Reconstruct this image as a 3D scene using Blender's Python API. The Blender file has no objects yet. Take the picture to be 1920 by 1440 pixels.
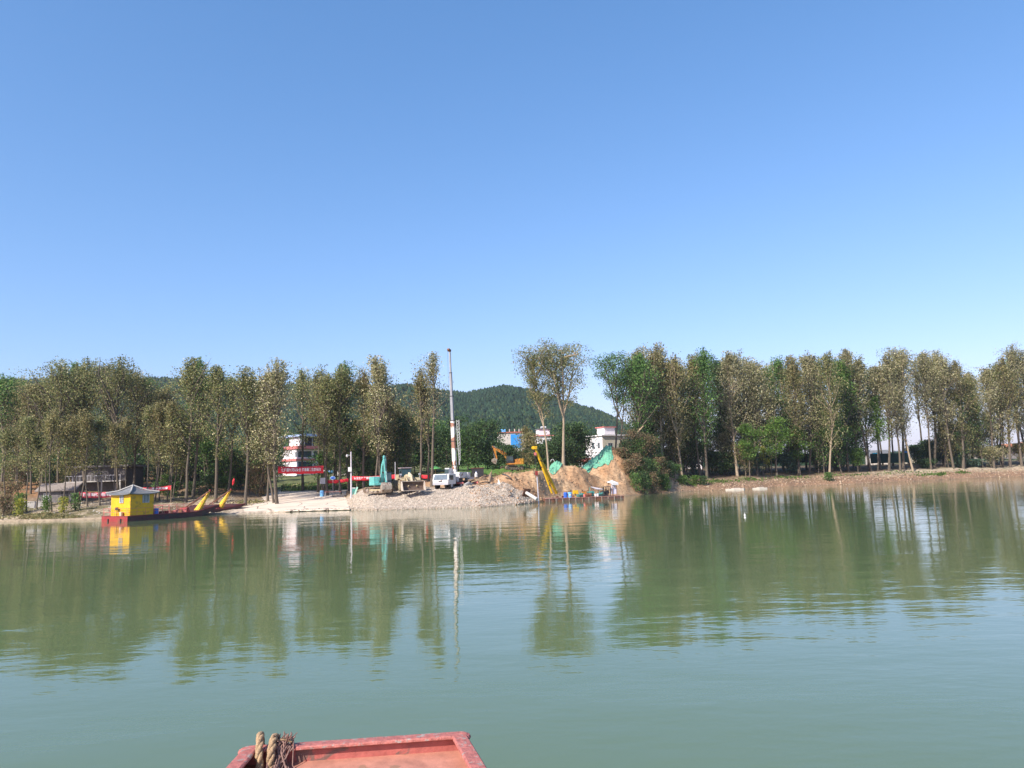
import bpy, math, random
import numpy as np
from mathutils import Matrix, Vector, Euler

# ------------------------------------------------------------------ camera, sky, sun
SC = bpy.context.scene
COL = SC.collection
RNG = np.random.default_rng(11)
random.seed(11)
FPX = 1442.0                       # focal length in pixels of a 1920 px wide frame
PITCH, ROLL, CAMH = 6.84, -1.80, 3.6
cam_d = bpy.data.cameras.new("camera")
cam_d.sensor_width = 36.0
cam_d.lens = 36.0 * FPX / 1920.0
cam_d.clip_start = 0.05
cam_d.clip_end = 12000.0
cam = bpy.data.objects.new("camera", cam_d)
COL.objects.link(cam)
CAM_M = Matrix.Rotation(math.radians(90 + PITCH), 4, 'X') @ Matrix.Rotation(math.radians(ROLL), 4, 'Z')
CAM_M.translation = (0, 0, CAMH)
cam.matrix_world = CAM_M
SC.camera = cam

SUN_EL, SUN_AZ = 38.0, (-0.68, -0.73)     # sun height and direction (horizontal part)
world = bpy.data.worlds.new("World")
SC.world = world
world.use_nodes = True
wn = world.node_tree
for n in list(wn.nodes):
    wn.nodes.remove(n)
sky = wn.nodes.new('ShaderNodeTexSky')
sky.sky_type = 'NISHITA'
sky.sun_disc = False
sky.sun_elevation = math.radians(SUN_EL)
sky.sun_rotation = math.atan2(SUN_AZ[0], SUN_AZ[1])
sky.altitude = 100
sky.air_density = 1.0
sky.dust_density = 1.0
sky.ozone_density = 6.0
bg = wn.nodes.new('ShaderNodeBackground')
bg.inputs[1].default_value = 0.15
wo = wn.nodes.new('ShaderNodeOutputWorld')
# the daylight sky, its three channels bent a little towards the hazy azure of a humid river valley
sep = wn.nodes.new('ShaderNodeSeparateColor'); com = wn.nodes.new('ShaderNodeCombineColor')
wn.links.new(sky.outputs[0], sep.inputs[0])
for ch, (amp, ex) in enumerate([(1.04, 1.15), (.735, .865), (.80, .79)]):
    m1 = wn.nodes.new('ShaderNodeMath'); m1.operation = 'MULTIPLY'; m1.inputs[1].default_value = .15
    m2 = wn.nodes.new('ShaderNodeMath'); m2.operation = 'POWER'; m2.inputs[1].default_value = ex
    m3 = wn.nodes.new('ShaderNodeMath'); m3.operation = 'MULTIPLY'; m3.inputs[1].default_value = amp / .15
    wn.links.new(sep.outputs[ch], m1.inputs[0]); wn.links.new(m1.outputs[0], m2.inputs[0]); wn.links.new(m2.outputs[0], m3.inputs[0]); wn.links.new(m3.outputs[0], com.inputs[ch])
wn.links.new(com.outputs[0], bg.inputs[0])
wn.links.new(bg.outputs[0], wo.inputs[0])

sl = bpy.data.lights.new("sun", 'SUN')
sl.energy = 4.4
sl.angle = math.radians(0.53)
sl.color = (1.0, 0.94, 0.86)
sun = bpy.data.objects.new("sun", sl)
COL.objects.link(sun)
ce = math.cos(math.radians(SUN_EL)) / math.hypot(*SUN_AZ)
SDIR = Vector((SUN_AZ[0] * ce, SUN_AZ[1] * ce, math.sin(math.radians(SUN_EL))))
sun.rotation_euler = SDIR.to_track_quat('Z', 'Y').to_euler()
sun.location = (0, 0, 60)

SC.view_settings.view_transform = 'Standard'
SC.view_settings.look = 'None'
SC.view_settings.gamma = 1.0
SC.view_settings.exposure = 0.8
SC.cycles.max_bounces = 6
SC.cycles.diffuse_bounces = 2
SC.cycles.glossy_bounces = 3
SC.cycles.transmission_bounces = 3
SC.cycles.transparent_max_bounces = 8
SC.cycles.volume_bounces = 0

# ------------------------------------------------------------------ pixel <-> world helpers
R3 = np.array(CAM_M.to_3x3())
def ray(px, py):
    d = R3 @ np.array([(px - 960) / FPX, -(py - 720) / FPX, -1.0])
    return d
def P(px, py, Y):
    d = ray(px, py)
    t = Y / d[1]
    return Vector((d[0] * t, Y, CAMH + d[2] * t))
def G(px, py, z=0.0):
    d = ray(px, py)
    t = (z - CAMH) / d[2]
    return Vector((d[0] * t, d[1] * t, z))
def proj(X, Y, Z):
    c = R3.T @ np.array([X, Y, Z - CAMH])
    return 960 + FPX * c[0] / -c[2], 720 - FPX * c[1] / -c[2]
U_TAB = np.linspace(-2.2, 2.2, 441)
PX_TAB = np.array([proj(u * 100, 100, CAMH)[0] for u in U_TAB])
def px_of_u(u):
    return np.interp(u, U_TAB, PX_TAB)
def u_of_px(px):
    return np.interp(px, PX_TAB, U_TAB)

# ------------------------------------------------------------------ terrain height
SHORE = [(-300, 990), (-150, 983), (0, 979), (100, 977), (200, 974), (300, 969), (430, 964), (500, 961), (600, 958), (650, 956.5), (700, 957),
         (800, 954), (900, 951), (970, 946.5), (1000, 943), (1030, 939.5), (1060, 937), (1100, 934), (1170, 930), (1230, 925),
         (1300, 921), (1400, 917), (1450, 914), (1520, 911), (1600, 908), (1700, 903), (1800, 898), (1920, 893), (2100, 888), (2500, 878)]
SH_PX = np.array([a for a, b in SHORE], float)
SH_Y = np.array([G(a, b, 0.0)[1] for a, b in SHORE])
def shoreY(px):
    return np.interp(px, SH_PX, SH_Y)
PROF_D = np.array([-20, 0, 1.5, 3, 5, 7, 9, 12, 16, 22, 30, 42, 60, 90, 150.])
PROF = {
    -300: [-3, 0, .15, .3, .55, .9, 1.15, 1.4, 1.8, 2.5, 3.2, 4.6, 6.2, 8, 10],
    250:  [-3, 0, .15, .3, .6, .9, 1.15, 1.5, 1.9, 2.5, 3.1, 4.2, 5.2, 7, 10],
    420:  [-3, 0, .1, .18, .28, .38, .55, 1.0, 1.8, 2.4, 2.7, 3.0, 3.6, 5, 8],
    520:  [-3, 0, .12, .25, .42, .6, .78, 1.05, 1.45, 2.0, 2.35, 2.7, 3.5, 5, 7],
    640:  [-3, 0, .12, .25, .42, .62, .85, 1.15, 1.6, 2.15, 2.4, 2.9, 3.8, 5.2, 7],
    690:  [-3, 0, .55, 1.0, 1.65, 2.1, 2.3, 2.35, 2.4, 2.45, 2.6, 3.5, 4.6, 6, 8],
    860:  [-3, 0, .55, 1.05, 1.7, 2.2, 2.4, 2.4, 2.45, 2.5, 3.0, 4.6, 5.2, 6, 8],
    950:  [-3, 0, .55, 1.1, 1.85, 2.5, 2.85, 2.7, 2.6, 2.7, 3.3, 4.8, 5.4, 6, 8],
    1010: [-3, 0, .4, .8, 1.2, 1.6, 1.9, 2.2, 2.6, 3.2, 4.2, 5.0, 5.4, 6, 8],
    1200: [-3, 0, .35, .7, 1.1, 1.5, 1.8, 2.2, 2.5, 2.9, 3.6, 4.6, 5.2, 6, 7],
    1320: [-3, 0, .5, .85, 1.2, 1.5, 1.8, 2.1, 2.4, 2.7, 3.0, 3.4, 3.8, 4.2, 5],
    1700: [-3, 0, .6, .9, 1.2, 1.5, 1.75, 2.1, 2.4, 2.7, 3.0, 3.4, 3.6, 3.8, 4],
    2500: [-3, 0, .6, .9, 1.2, 1.5, 1.75, 2.1, 2.4, 2.7, 3.0, 3.4, 3.6, 3.8, 4]}
PK = np.array(sorted(PROF), float)
PZ = np.array([PROF[int(k)] for k in PK])
# mounds of excavated earth: (px, Y, height to add, radius x, radius y)
MOUNDS = [(1225, 142, 1.6, 4, 5), (800, 113, 0.7, 3, 2), (770, 114, 0.8, 2.5, 2), (860, 110, 0.4, 2, 2), (378, 122, 1.3, 3.4, 3.0), (30, 122, 1.0, 6, 4), (1120, 123, .6, 5, 2.5), (75, 97.5, .35, 3, 1.2), (20, 97, .3, 2, 1)]
# crests of dug earth: (px, y in the photo), crest distance, front slope, back slope
CRESTS = [([(960, 915), (1000, 909), (1040, 899), (1068, 889), (1090, 877), (1110, 862), (1125, 850), (1138, 838), (1150, 836), (1165, 842), (1185, 850), (1210, 862), (1240, 876), (1275, 892), (1310, 905)], 133.0, .62, .5),
          ([(940, 912), (985, 899), (1010, 889), (1020, 884), (1032, 876), (1045, 866), (1062, 871), (1075, 873), (1092, 880), (1120, 892), (1150, 903), (1180, 915)], 123.0, .50, .4),
          ([(810, 914), (852, 905), (866, 898), (880, 893), (896, 896), (910, 892), (918, 886), (926, 895), (936, 888), (950, 883), (970, 885), (1000, 882), (1020, 887), (1045, 897), (1080, 912)], 111.5, .40, .3)]
CR = []
for pts, Yc, sf, sb in CRESTS:
    cp = np.array([p[0] for p in pts], float); yc = np.maximum(Yc, shoreY(cp) + 7)
    CR.append((cp, np.array([P(p[0], p[1], y)[2] for p, y in zip(pts, yc)]), yc, sf, sb))
MW = [(float(u_of_px(a)) * Y, Y, h, rx, ry) for a, Y, h, rx, ry in MOUNDS]

def hashn(ix, iy, s):
    v = np.sin(ix * 127.1 + iy * 311.7 + s * 74.7) * 43758.5453
    return v - np.floor(v)
def vnoise(x, y, s=0):
    x = np.asarray(x, float); y = np.asarray(y, float)
    ix, iy = np.floor(x), np.floor(y)
    fx, fy = x - ix, y - iy
    fx, fy = fx * fx * (3 - 2 * fx), fy * fy * (3 - 2 * fy)
    a, b = hashn(ix, iy, s), hashn(ix + 1, iy, s)
    c, d = hashn(ix, iy + 1, s), hashn(ix + 1, iy + 1, s)
    return (a * (1 - fx) + b * fx) * (1 - fy) + (c * (1 - fx) + d * fx) * fy - 0.5
def fbm(x, y, s=0, o=4):
    r, a = 0, 1.0
    for k in range(o):
        r = r + a * vnoise(x * 2 ** k, y * 2 ** k, s + k)
        a *= .5
    return r
RIDGE = [(-300, 705), (0, 716), (150, 722), (300, 718), (400, 728), (550, 736), (640, 735), (735, 733), (765, 726), (800, 731), (880, 739), (905, 733),
         (950, 724), (1000, 732), (1060, 751), (1120, 768), (1150, 780), (1180, 798), (1215, 826), (1260, 850), (1500, 850), (1900, 838), (2500, 830)]
RG_PX = np.array([a for a, b in RIDGE], float)
RG_R = 820.0
RG_Z = np.array([P(a, b, RG_R)[2] for a, b in RIDGE])
def height(X, Y):
    X = np.asarray(X, float); Y = np.asarray(Y, float)
    u = X / Y
    px = px_of_u(u)
    d = Y - shoreY(px) + (1.2 * vnoise(X * .12, Y * .12, 5) + np.clip((px - 1260) / 60, 0, 1) * (1.6 * vnoise(X * .21, 7.7, 8) + .8 * vnoise(X * .6, 2.2, 9))) * np.clip((px - 1020) / 80, 0, 1) + .5 * vnoise(X * .35, 3.3, 6)
    # interpolate the profile over px and d
    zi = np.stack([np.interp(d, PROF_D, PZ[k]) for k in range(len(PK))], 0)
    k = np.clip(np.searchsorted(PK, px) - 1, 0, len(PK) - 2)
    w = np.clip((px - PK[k]) / (PK[k + 1] - PK[k]), 0, 1)
    w = w * w * (3 - 2 * w)
    z0 = np.take_along_axis(zi, k[None], 0)[0]
    z1 = np.take_along_axis(zi, (k + 1)[None], 0)[0]
    z = z0 * (1 - w) + z1 * w
    land = np.clip(d / 4, 0, 1)
    for mx, my, h, rx, ry in MW:
        q = ((X - mx) / rx) ** 2 + ((Y - my) / ry) ** 2
        z = z + h * np.exp(-q * 1.1) * land * (1 + .35 * vnoise(X * .5, Y * .5, 9))
    for cp, cz, Yc, sf, sb in CR:
        crest = np.interp(px, cp, cz, left=-9, right=-9)
        sh = shoreY(px); yc = np.interp(px, cp, Yc) + 1.2 * vnoise(px * .05, cp[0] * 1.0, 12)
        tt = np.clip((yc - Y) / np.maximum(yc - sh - .5, 1), 0, 1.2)
        gully = .8 * vnoise(px * .10 + Y * .25, Y * .10, 13) + .5 * vnoise(px * .22 - Y * .3, Y * .22, 14) + .3 * vnoise(px * .5, Y * .5, 15)
        q = np.where(Y < yc, .15 + (crest - .15) * np.clip(1 - tt, 0, 1) ** 1.25 - np.clip(tt - 1, 0, 1) * 9, crest - (Y - yc) * sb) + .6 * gully * np.clip(np.abs(Y - yc) * .6, 0, 1) * np.clip(1.1 - tt, .1, 1)
        k = np.clip(.5 + .5 * (q - z) / .5, 0, 1)
        z = z * (1 - k) + q * k + .5 * k * (1 - k) * .5
        z = np.where(d < 1.0, np.minimum(z, np.where(d < 0, d, d * .75)), z)
    ramp = np.clip((px - 430) / 30, 0, 1) * np.clip((662 - px) / 15, 0, 1) * np.clip((25 - d) / 3, 0, 1)
    rough = (1 - .93 * ramp)
    earth = np.clip((px - 860) / 60, 0, 1) * np.clip((1260 - px) / 60, 0, 1)
    z = z + land * rough * (.35 * fbm(X * .25, Y * .25, 1) + (.16 + .3 * earth) * fbm(X * .9, Y * .9, 2, 3))
    z = z + (-.12 * ramp * land)
    # hill behind
    rz = np.interp(px, RG_PX, RG_Z)
    t = np.clip((Y - 260) / (RG_R - 260), 0, 1)
    s = t * t * (3 - 2 * t) * .6 + t * .4
    spur = 1 + (.35 * fbm(X * .006, Y * .005, 21, 3)) * np.sin(np.pi * np.clip(t, 0, 1))
    hz = (rz - 4) * s * spur
    back = np.clip((Y - RG_R) / 900, 0, 1)
    hz = hz * (1 - back)
    return np.where(Y > 240, np.maximum(z, 0) * (1 - np.clip((Y - 240) / 300, 0, 1)) + hz, z)
def ground_z(x, y):
    return float(height(np.array([x]), np.array([y]))[0])
def on_ground(px, Y, dz=0.0):
    x = float(u_of_px(px)) * Y
    return Vector((x, Y, ground_z(x, Y) + dz))

# ------------------------------------------------------------------ materials
MATS = {}
def new_mat(name):
    m = bpy.data.materials.new(name)
    m.use_nodes = True
    nt = m.node_tree
    for n in list(nt.nodes):
        nt.nodes.remove(n)
    out = nt.nodes.new('ShaderNodeOutputMaterial')
    b = nt.nodes.new('ShaderNodeBsdfPrincipled')
    nt.links.new(b.outputs[0], out.inputs[0])
    return m, nt, b, out
def mat(name, col, rough=.7, var=.2, scale=3.0, metal=0.0, bump=0.0, rust=0.0, rustcol=(.16, .06, .03)):
    """painted or bare surface with irregular wear"""
    if name in MATS:
        return MATS[name]
    m, nt, b, out = new_mat(name)
    tc = nt.nodes.new('ShaderNodeTexCoord')
    nz = nt.nodes.new('ShaderNodeTexNoise')
    nz.inputs['Scale'].default_value = scale
    nz.inputs['Detail'].default_value = 6
    nz.inputs['Roughness'].default_value = .65
    nt.links.new(tc.outputs['Object'], nz.inputs['Vector'])
    rp = nt.nodes.new('ShaderNodeValToRGB')
    rp.color_ramp.elements[0].position = .3
    rp.color_ramp.elements[1].position = .7
    rp.color_ramp.elements[0].color = (*[c * (1 - var) for c in col], 1)
    rp.color_ramp.elements[1].color = (*[min(1, c * (1 + var)) for c in col], 1)
    nt.links.new(nz.outputs['Fac'], rp.inputs[0])
    src = rp.outputs[0]
    if rust > 0:
        n2 = nt.nodes.new('ShaderNodeTexNoise')
        n2.inputs['Scale'].default_value = scale * .8
        n2.inputs['Detail'].default_value = 8
        n2.inputs['Distortion'].default_value = .6
        nt.links.new(tc.outputs['Object'], n2.inputs['Vector'])
        r2 = nt.nodes.new('ShaderNodeValToRGB')
        r2.color_ramp.elements[0].position = .62 - rust * .3
        r2.color_ramp.elements[1].position = .68 - rust * .3
        nt.links.new(n2.outputs['Fac'], r2.inputs[0])
        mx = nt.nodes.new('ShaderNodeMixRGB')
        mx.inputs[2].default_value = (*rustcol, 1)
        nt.links.new(r2.outputs[0], mx.inputs[0])
        nt.links.new(src, mx.inputs[1])
        src = mx.outputs[0]
    nt.links.new(src, b.inputs['Base Color'])
    b.inputs['Roughness'].default_value = rough
    b.inputs['Metallic'].default_value = metal
    if bump > 0:
        bp = nt.nodes.new('ShaderNodeBump')
        bp.inputs['Strength'].default_value = bump
        bp.inputs['Distance'].default_value = .05
        nt.links.new(nz.outputs['Fac'], bp.inputs['Height'])
        nt.links.new(bp.outputs[0], b.inputs['Normal'])
    MATS[name] = m
    return m
def leaf_mat(name, trans=.3):
    m, nt, b, out = new_mat(name)
    at = nt.nodes.new('ShaderNodeAttribute')
    at.attribute_name = 'Col'
    nt.links.new(at.outputs['Color'], b.inputs['Base Color'])
    b.inputs['Roughness'].default_value = .55
    b.inputs['Specular IOR Level'].default_value = .3
    tr = nt.nodes.new('ShaderNodeBsdfTranslucent')
    nt.links.new(at.outputs['Color'], tr.inputs[0])
    ms = nt.nodes.new('ShaderNodeMixShader')
    ms.inputs[0].default_value = trans
    nt.links.new(b.outputs[0], ms.inputs[1])
    nt.links.new(tr.outputs[0], ms.inputs[2])
    nt.links.new(ms.outputs[0], out.inputs[0])
    return m
LEAF = leaf_mat('leaves', .42)
def ground_mat():
    m, nt, b, out = new_mat('ground_soil')
    at = nt.nodes.new('ShaderNodeAttribute'); at.attribute_name = 'Col'
    tc = nt.nodes.new('ShaderNodeTexCoord')
    n1 = nt.nodes.new('ShaderNodeTexNoise'); n1.inputs['Scale'].default_value = 2.3; n1.inputs['Detail'].default_value = 9; n1.inputs['Roughness'].default_value = .7
    nt.links.new(tc.outputs['Object'], n1.inputs['Vector'])
    rp = nt.nodes.new('ShaderNodeValToRGB')
    rp.color_ramp.elements[0].position = .3; rp.color_ramp.elements[0].color = (.45, .43, .42, 1)
    rp.color_ramp.elements[1].position = .66; rp.color_ramp.elements[1].color = (1.3, 1.3, 1.28, 1)
    nt.links.new(n1.outputs['Fac'], rp.inputs[0])
    mx = nt.nodes.new('ShaderNodeMixRGB'); mx.blend_type = 'MULTIPLY'; mx.inputs[0].default_value = .85
    nt.links.new(at.outputs['Color'], mx.inputs[1]); nt.links.new(rp.outputs[0], mx.inputs[2])
    nt.links.new(mx.outputs[0], b.inputs['Base Color'])
    b.inputs['Roughness'].default_value = .95
    b.inputs['Specular IOR Level'].default_value = .15
    bp = nt.nodes.new('ShaderNodeBump'); bp.inputs['Strength'].default_value = .8; bp.inputs['Distance'].default_value = .15
    nt.links.new(n1.outputs['Fac'], bp.inputs['Height']); nt.links.new(bp.outputs[0], b.inputs['Normal'])
    return m
def water_mat():
    m, nt, b, out = new_mat('river_water')
    b.inputs['Base Color'].default_value = (.104, .147, .066, 1)
    b.inputs['Roughness'].default_value = .02
    b.inputs['IOR'].default_value = 1.42
    tc = nt.nodes.new('ShaderNodeTexCoord')
    def layer(sx, sy, scale, rot=0, detail=2):
        mp = nt.nodes.new('ShaderNodeMapping')
        mp.inputs['Scale'].default_value = (sx, sy, 1)
        mp.inputs['Rotation'].default_value = (0, 0, math.radians(rot))
        nt.links.new(tc.outputs['Object'], mp.inputs['Vector'])
        n = nt.nodes.new('ShaderNodeTexNoise')
        n.inputs['Scale'].default_value = scale
        n.inputs['Detail'].default_value = detail
        nt.links.new(mp.outputs[0], n.inputs['Vector'])
        return n
    a = layer(.45, 1.0, 1.1, 8, 3)
    c = layer(.5, 1.0, .35, -6, 1)
    e = layer(.5, 1.0, 3.2, 12, 3)
    # calm and ruffled patches
    q = layer(.3, 1.0, .06, 5, 2)
    qr = nt.nodes.new('ShaderNodeMapRange'); qr.inputs[1].default_value = .35; qr.inputs[2].default_value = .65; qr.inputs[3].default_value = .55; qr.inputs[4].default_value = 1.25
    nt.links.new(q.outputs['Fac'], qr.inputs[0])
    def mul(x, f):
        n = nt.nodes.new('ShaderNodeMath'); n.operation = 'MULTIPLY'; nt.links.new(x, n.inputs[0])
        if isinstance(f, float): n.inputs[1].default_value = f
        else: nt.links.new(f, n.inputs[1])
        return n.outputs[0]
    def add(x, y):
        n = nt.nodes.new('ShaderNodeMath'); n.operation = 'ADD'; nt.links.new(x, n.inputs[0]); nt.links.new(y, n.inputs[1]); return n.outputs[0]
    h = add(add(mul(a.outputs['Fac'], .012), mul(c.outputs['Fac'], .027)), mul(e.outputs['Fac'], .0048))
    h = mul(h, qr.outputs[0])
    bp = nt.nodes.new('ShaderNodeBump'); bp.inputs['Strength'].default_value = 1.0; bp.inputs['Distance'].default_value = 1.0
    nt.links.new(h, bp.inputs['Height']); nt.links.new(bp.outputs[0], b.inputs['Normal'])
    return m

# ------------------------------------------------------------------ mesh helpers
def np_mesh(name, V, F, material, parent=None, cols=None, smooth=False, coldomain='FACE'):
    V = np.asarray(V, np.float32); F = np.asarray(F, np.int32)
    me = bpy.data.meshes.new(name)
    k = F.shape[1]
    me.vertices.add(len(V)); me.vertices.foreach_set('co', V.ravel())
    me.loops.add(F.size); me.loops.foreach_set('vertex_index', F.ravel())
    me.polygons.add(len(F)); me.polygons.foreach_set('loop_start', np.arange(0, F.size, k, dtype=np.int32))
    me.polygons.foreach_set('loop_total', np.full(len(F), k, np.int32))
    if smooth: me.polygons.foreach_set('use_smooth', np.ones(len(F), bool))
    me.update(calc_edges=True)
    if cols is not None:
        at = me.attributes.new('Col', 'FLOAT_COLOR', coldomain)
        c4 = np.ones((len(cols), 4), np.float32); c4[:, :3] = cols
        at.data.foreach_set('color', c4.ravel())
    me.materials.append(material)
    o = bpy.data.objects.new(name, me); COL.objects.link(o)
    if parent: o.parent = parent
    return o
class MB:
    def __init__(s): s.v = []; s.f = []
    def raw(s, vs, fs):
        n = len(s.v); s.v += [tuple(v) for v in vs]; s.f += [tuple(n + i for i in f) for f in fs]; return s
    def box(s, c, d, rot=None, taper=1.0, shear=(0, 0)):
        c = Vector(c); hx, hy, hz = d[0] / 2, d[1] / 2, d[2] / 2
        vs = []
        for z in (-1, 1):
            t = taper if z > 0 else 1
            for x, y in ((-1, -1), (1, -1), (1, 1), (-1, 1)):
                v = Vector((x * hx * t + (shear[0] if z > 0 else 0), y * hy * t + (shear[1] if z > 0 else 0), z * hz))
                if rot is not None: v.rotate(Euler(rot))
                vs.append(c + v)
        return s.raw(vs, [(0, 3, 2, 1), (4, 5, 6, 7), (0, 1, 5, 4), (1, 2, 6, 5), (2, 3, 7, 6), (3, 0, 4, 7)])
    def tube(s, pts, rad, n=8, cap=True):
        pts = [Vector(p) for p in pts]
        if not hasattr(rad, '__len__'): rad = [rad] * len(pts)
        rings = []; up = None
        for i, p in enumerate(pts):
            t = (pts[min(i + 1, len(pts) - 1)] - pts[max(i - 1, 0)]).normalized()
            if up is None:
                up = Vector((0, 0, 1)) if abs(t.z) < .9 else Vector((1, 0, 0))
            a = (up - t * up.dot(t)).normalized(); b = t.cross(a); up = a
            rings.append([p + (a * math.cos(q) + b * math.sin(q)) * rad[i] for q in [2 * math.pi * j / n for j in range(n)]])
        vs = [v for r in rings for v in r]; fs = []
        for i in range(len(pts) - 1):
            for j in range(n):
                k = (j + 1) % n
                fs.append((i * n + j, i * n + k, (i + 1) * n + k, (i + 1) * n + j))
        if cap: fs.append(tuple(range(n))[::-1]); fs.append(tuple((len(pts) - 1) * n + j for j in range(n)))
        return s.raw(vs, fs)
    def prism(s, poly, ax, a, b):
        """2-D outline extruded along axis ax from a to b; outline coordinates are the other two axes in order"""
        def mk(p, q):
            if ax == 'x': return (q, p[0], p[1])
            if ax == 'y': return (p[0], q, p[1])
            return (p[0], p[1], q)
        n = len(poly)
        vs = [mk(p, a) for p in poly] + [mk(p, b) for p in poly]
        fs = [tuple(range(n))[::-1], tuple(range(n, 2 * n))] + [(i, (i + 1) % n, n + (i + 1) % n, n + i) for i in range(n)]
        return s.raw(vs, fs)
    def ball(s, c, r, nu=10, nv=6):
        if not hasattr(r, '__len__'): r = (r, r, r)
        vs = [(c[0], c[1], c[2] - r[2])]; fs = []
        for i in range(1, nv):
            ph = math.pi * i / nv
            for j in range(nu):
                th = 2 * math.pi * j / nu
                vs.append((c[0] + r[0] * math.sin(ph) * math.cos(th), c[1] + r[1] * math.sin(ph) * math.sin(th), c[2] - r[2] * math.cos(ph)))
        vs.append((c[0], c[1], c[2] + r[2]))
        for j in range(nu): fs.append((0, 1 + (j + 1) % nu, 1 + j))
        for i in range(nv - 2):
            for j in range(nu):
                a = 1 + i * nu + j; b = 1 + i * nu + (j + 1) % nu
                fs.append((a, b, b + nu, a + nu))
        e = len(vs) - 1; q = 1 + (nv - 2) * nu
        for j in range(nu): fs.append((e, q + j, q + (j + 1) % nu))
        return s.raw(vs, fs)
    def quad(s, a, b, c, d): return s.raw([a, b, c, d], [(0, 1, 2, 3)])
    def build(s, name, m, parent=None, smooth=False, bevel=0.0):
        me = bpy.data.meshes.new(name); me.from_pydata(s.v, [], s.f); me.validate(); me.update()
        me.materials.append(m)
        if smooth:
            for p in me.polygons: p.use_smooth = True
        o = bpy.data.objects.new(name, me); COL.objects.link(o)
        if parent: o.parent = parent
        if bevel > 0:
            md = o.modifiers.new('bevel', 'BEVEL'); md.width = bevel; md.segments = 2; md.limit_method = 'ANGLE'; md.angle_limit = .7
        return o
def tag(o, label=None, cat=None, group=None, kind=None):
    if label: o['label'] = label
    if cat: o['category'] = cat
    if group: o['group'] = group
    if kind: o['kind'] = kind
    return o
def thing(name, loc, rz, label, cat, group=None):
    o = bpy.data.objects.new(name, None); COL.objects.link(o); o.empty_display_size = .3
    o.location = loc; o.rotation_euler = (0, 0, rz)
    return tag(o, label, cat, group)
def struct(o): return tag(o, kind='structure')
def copy_tree(o, parent=None):
    c = o.copy(); COL.objects.link(c)
    if parent: c.parent = parent
    for ch in list(o.children): copy_tree(ch, c)
    return c
def lettering(text, size, m, parent, loc, rot, name='lettering', depth=.004, xs=1.0):
    cu = bpy.data.curves.new('lettering', 'FONT'); cu.body = text; cu.size = size; cu.align_x = 'CENTER'; cu.align_y = 'CENTER'
    cu.extrude = depth; cu.offset = size * .018
    t = bpy.data.objects.new('lettering_src', cu); COL.objects.link(t)
    bpy.context.view_layer.update()
    me = bpy.data.meshes.new_from_object(t.evaluated_get(bpy.context.evaluated_depsgraph_get()))
    bpy.data.objects.remove(t); me.name = name
    me.materials.clear(); me.materials.append(m)
    o = bpy.data.objects.new(name, me); COL.objects.link(o); o.parent = parent; o.location = loc; o.rotation_euler = rot; o.scale = (xs, 1, 1)
    return o

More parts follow.
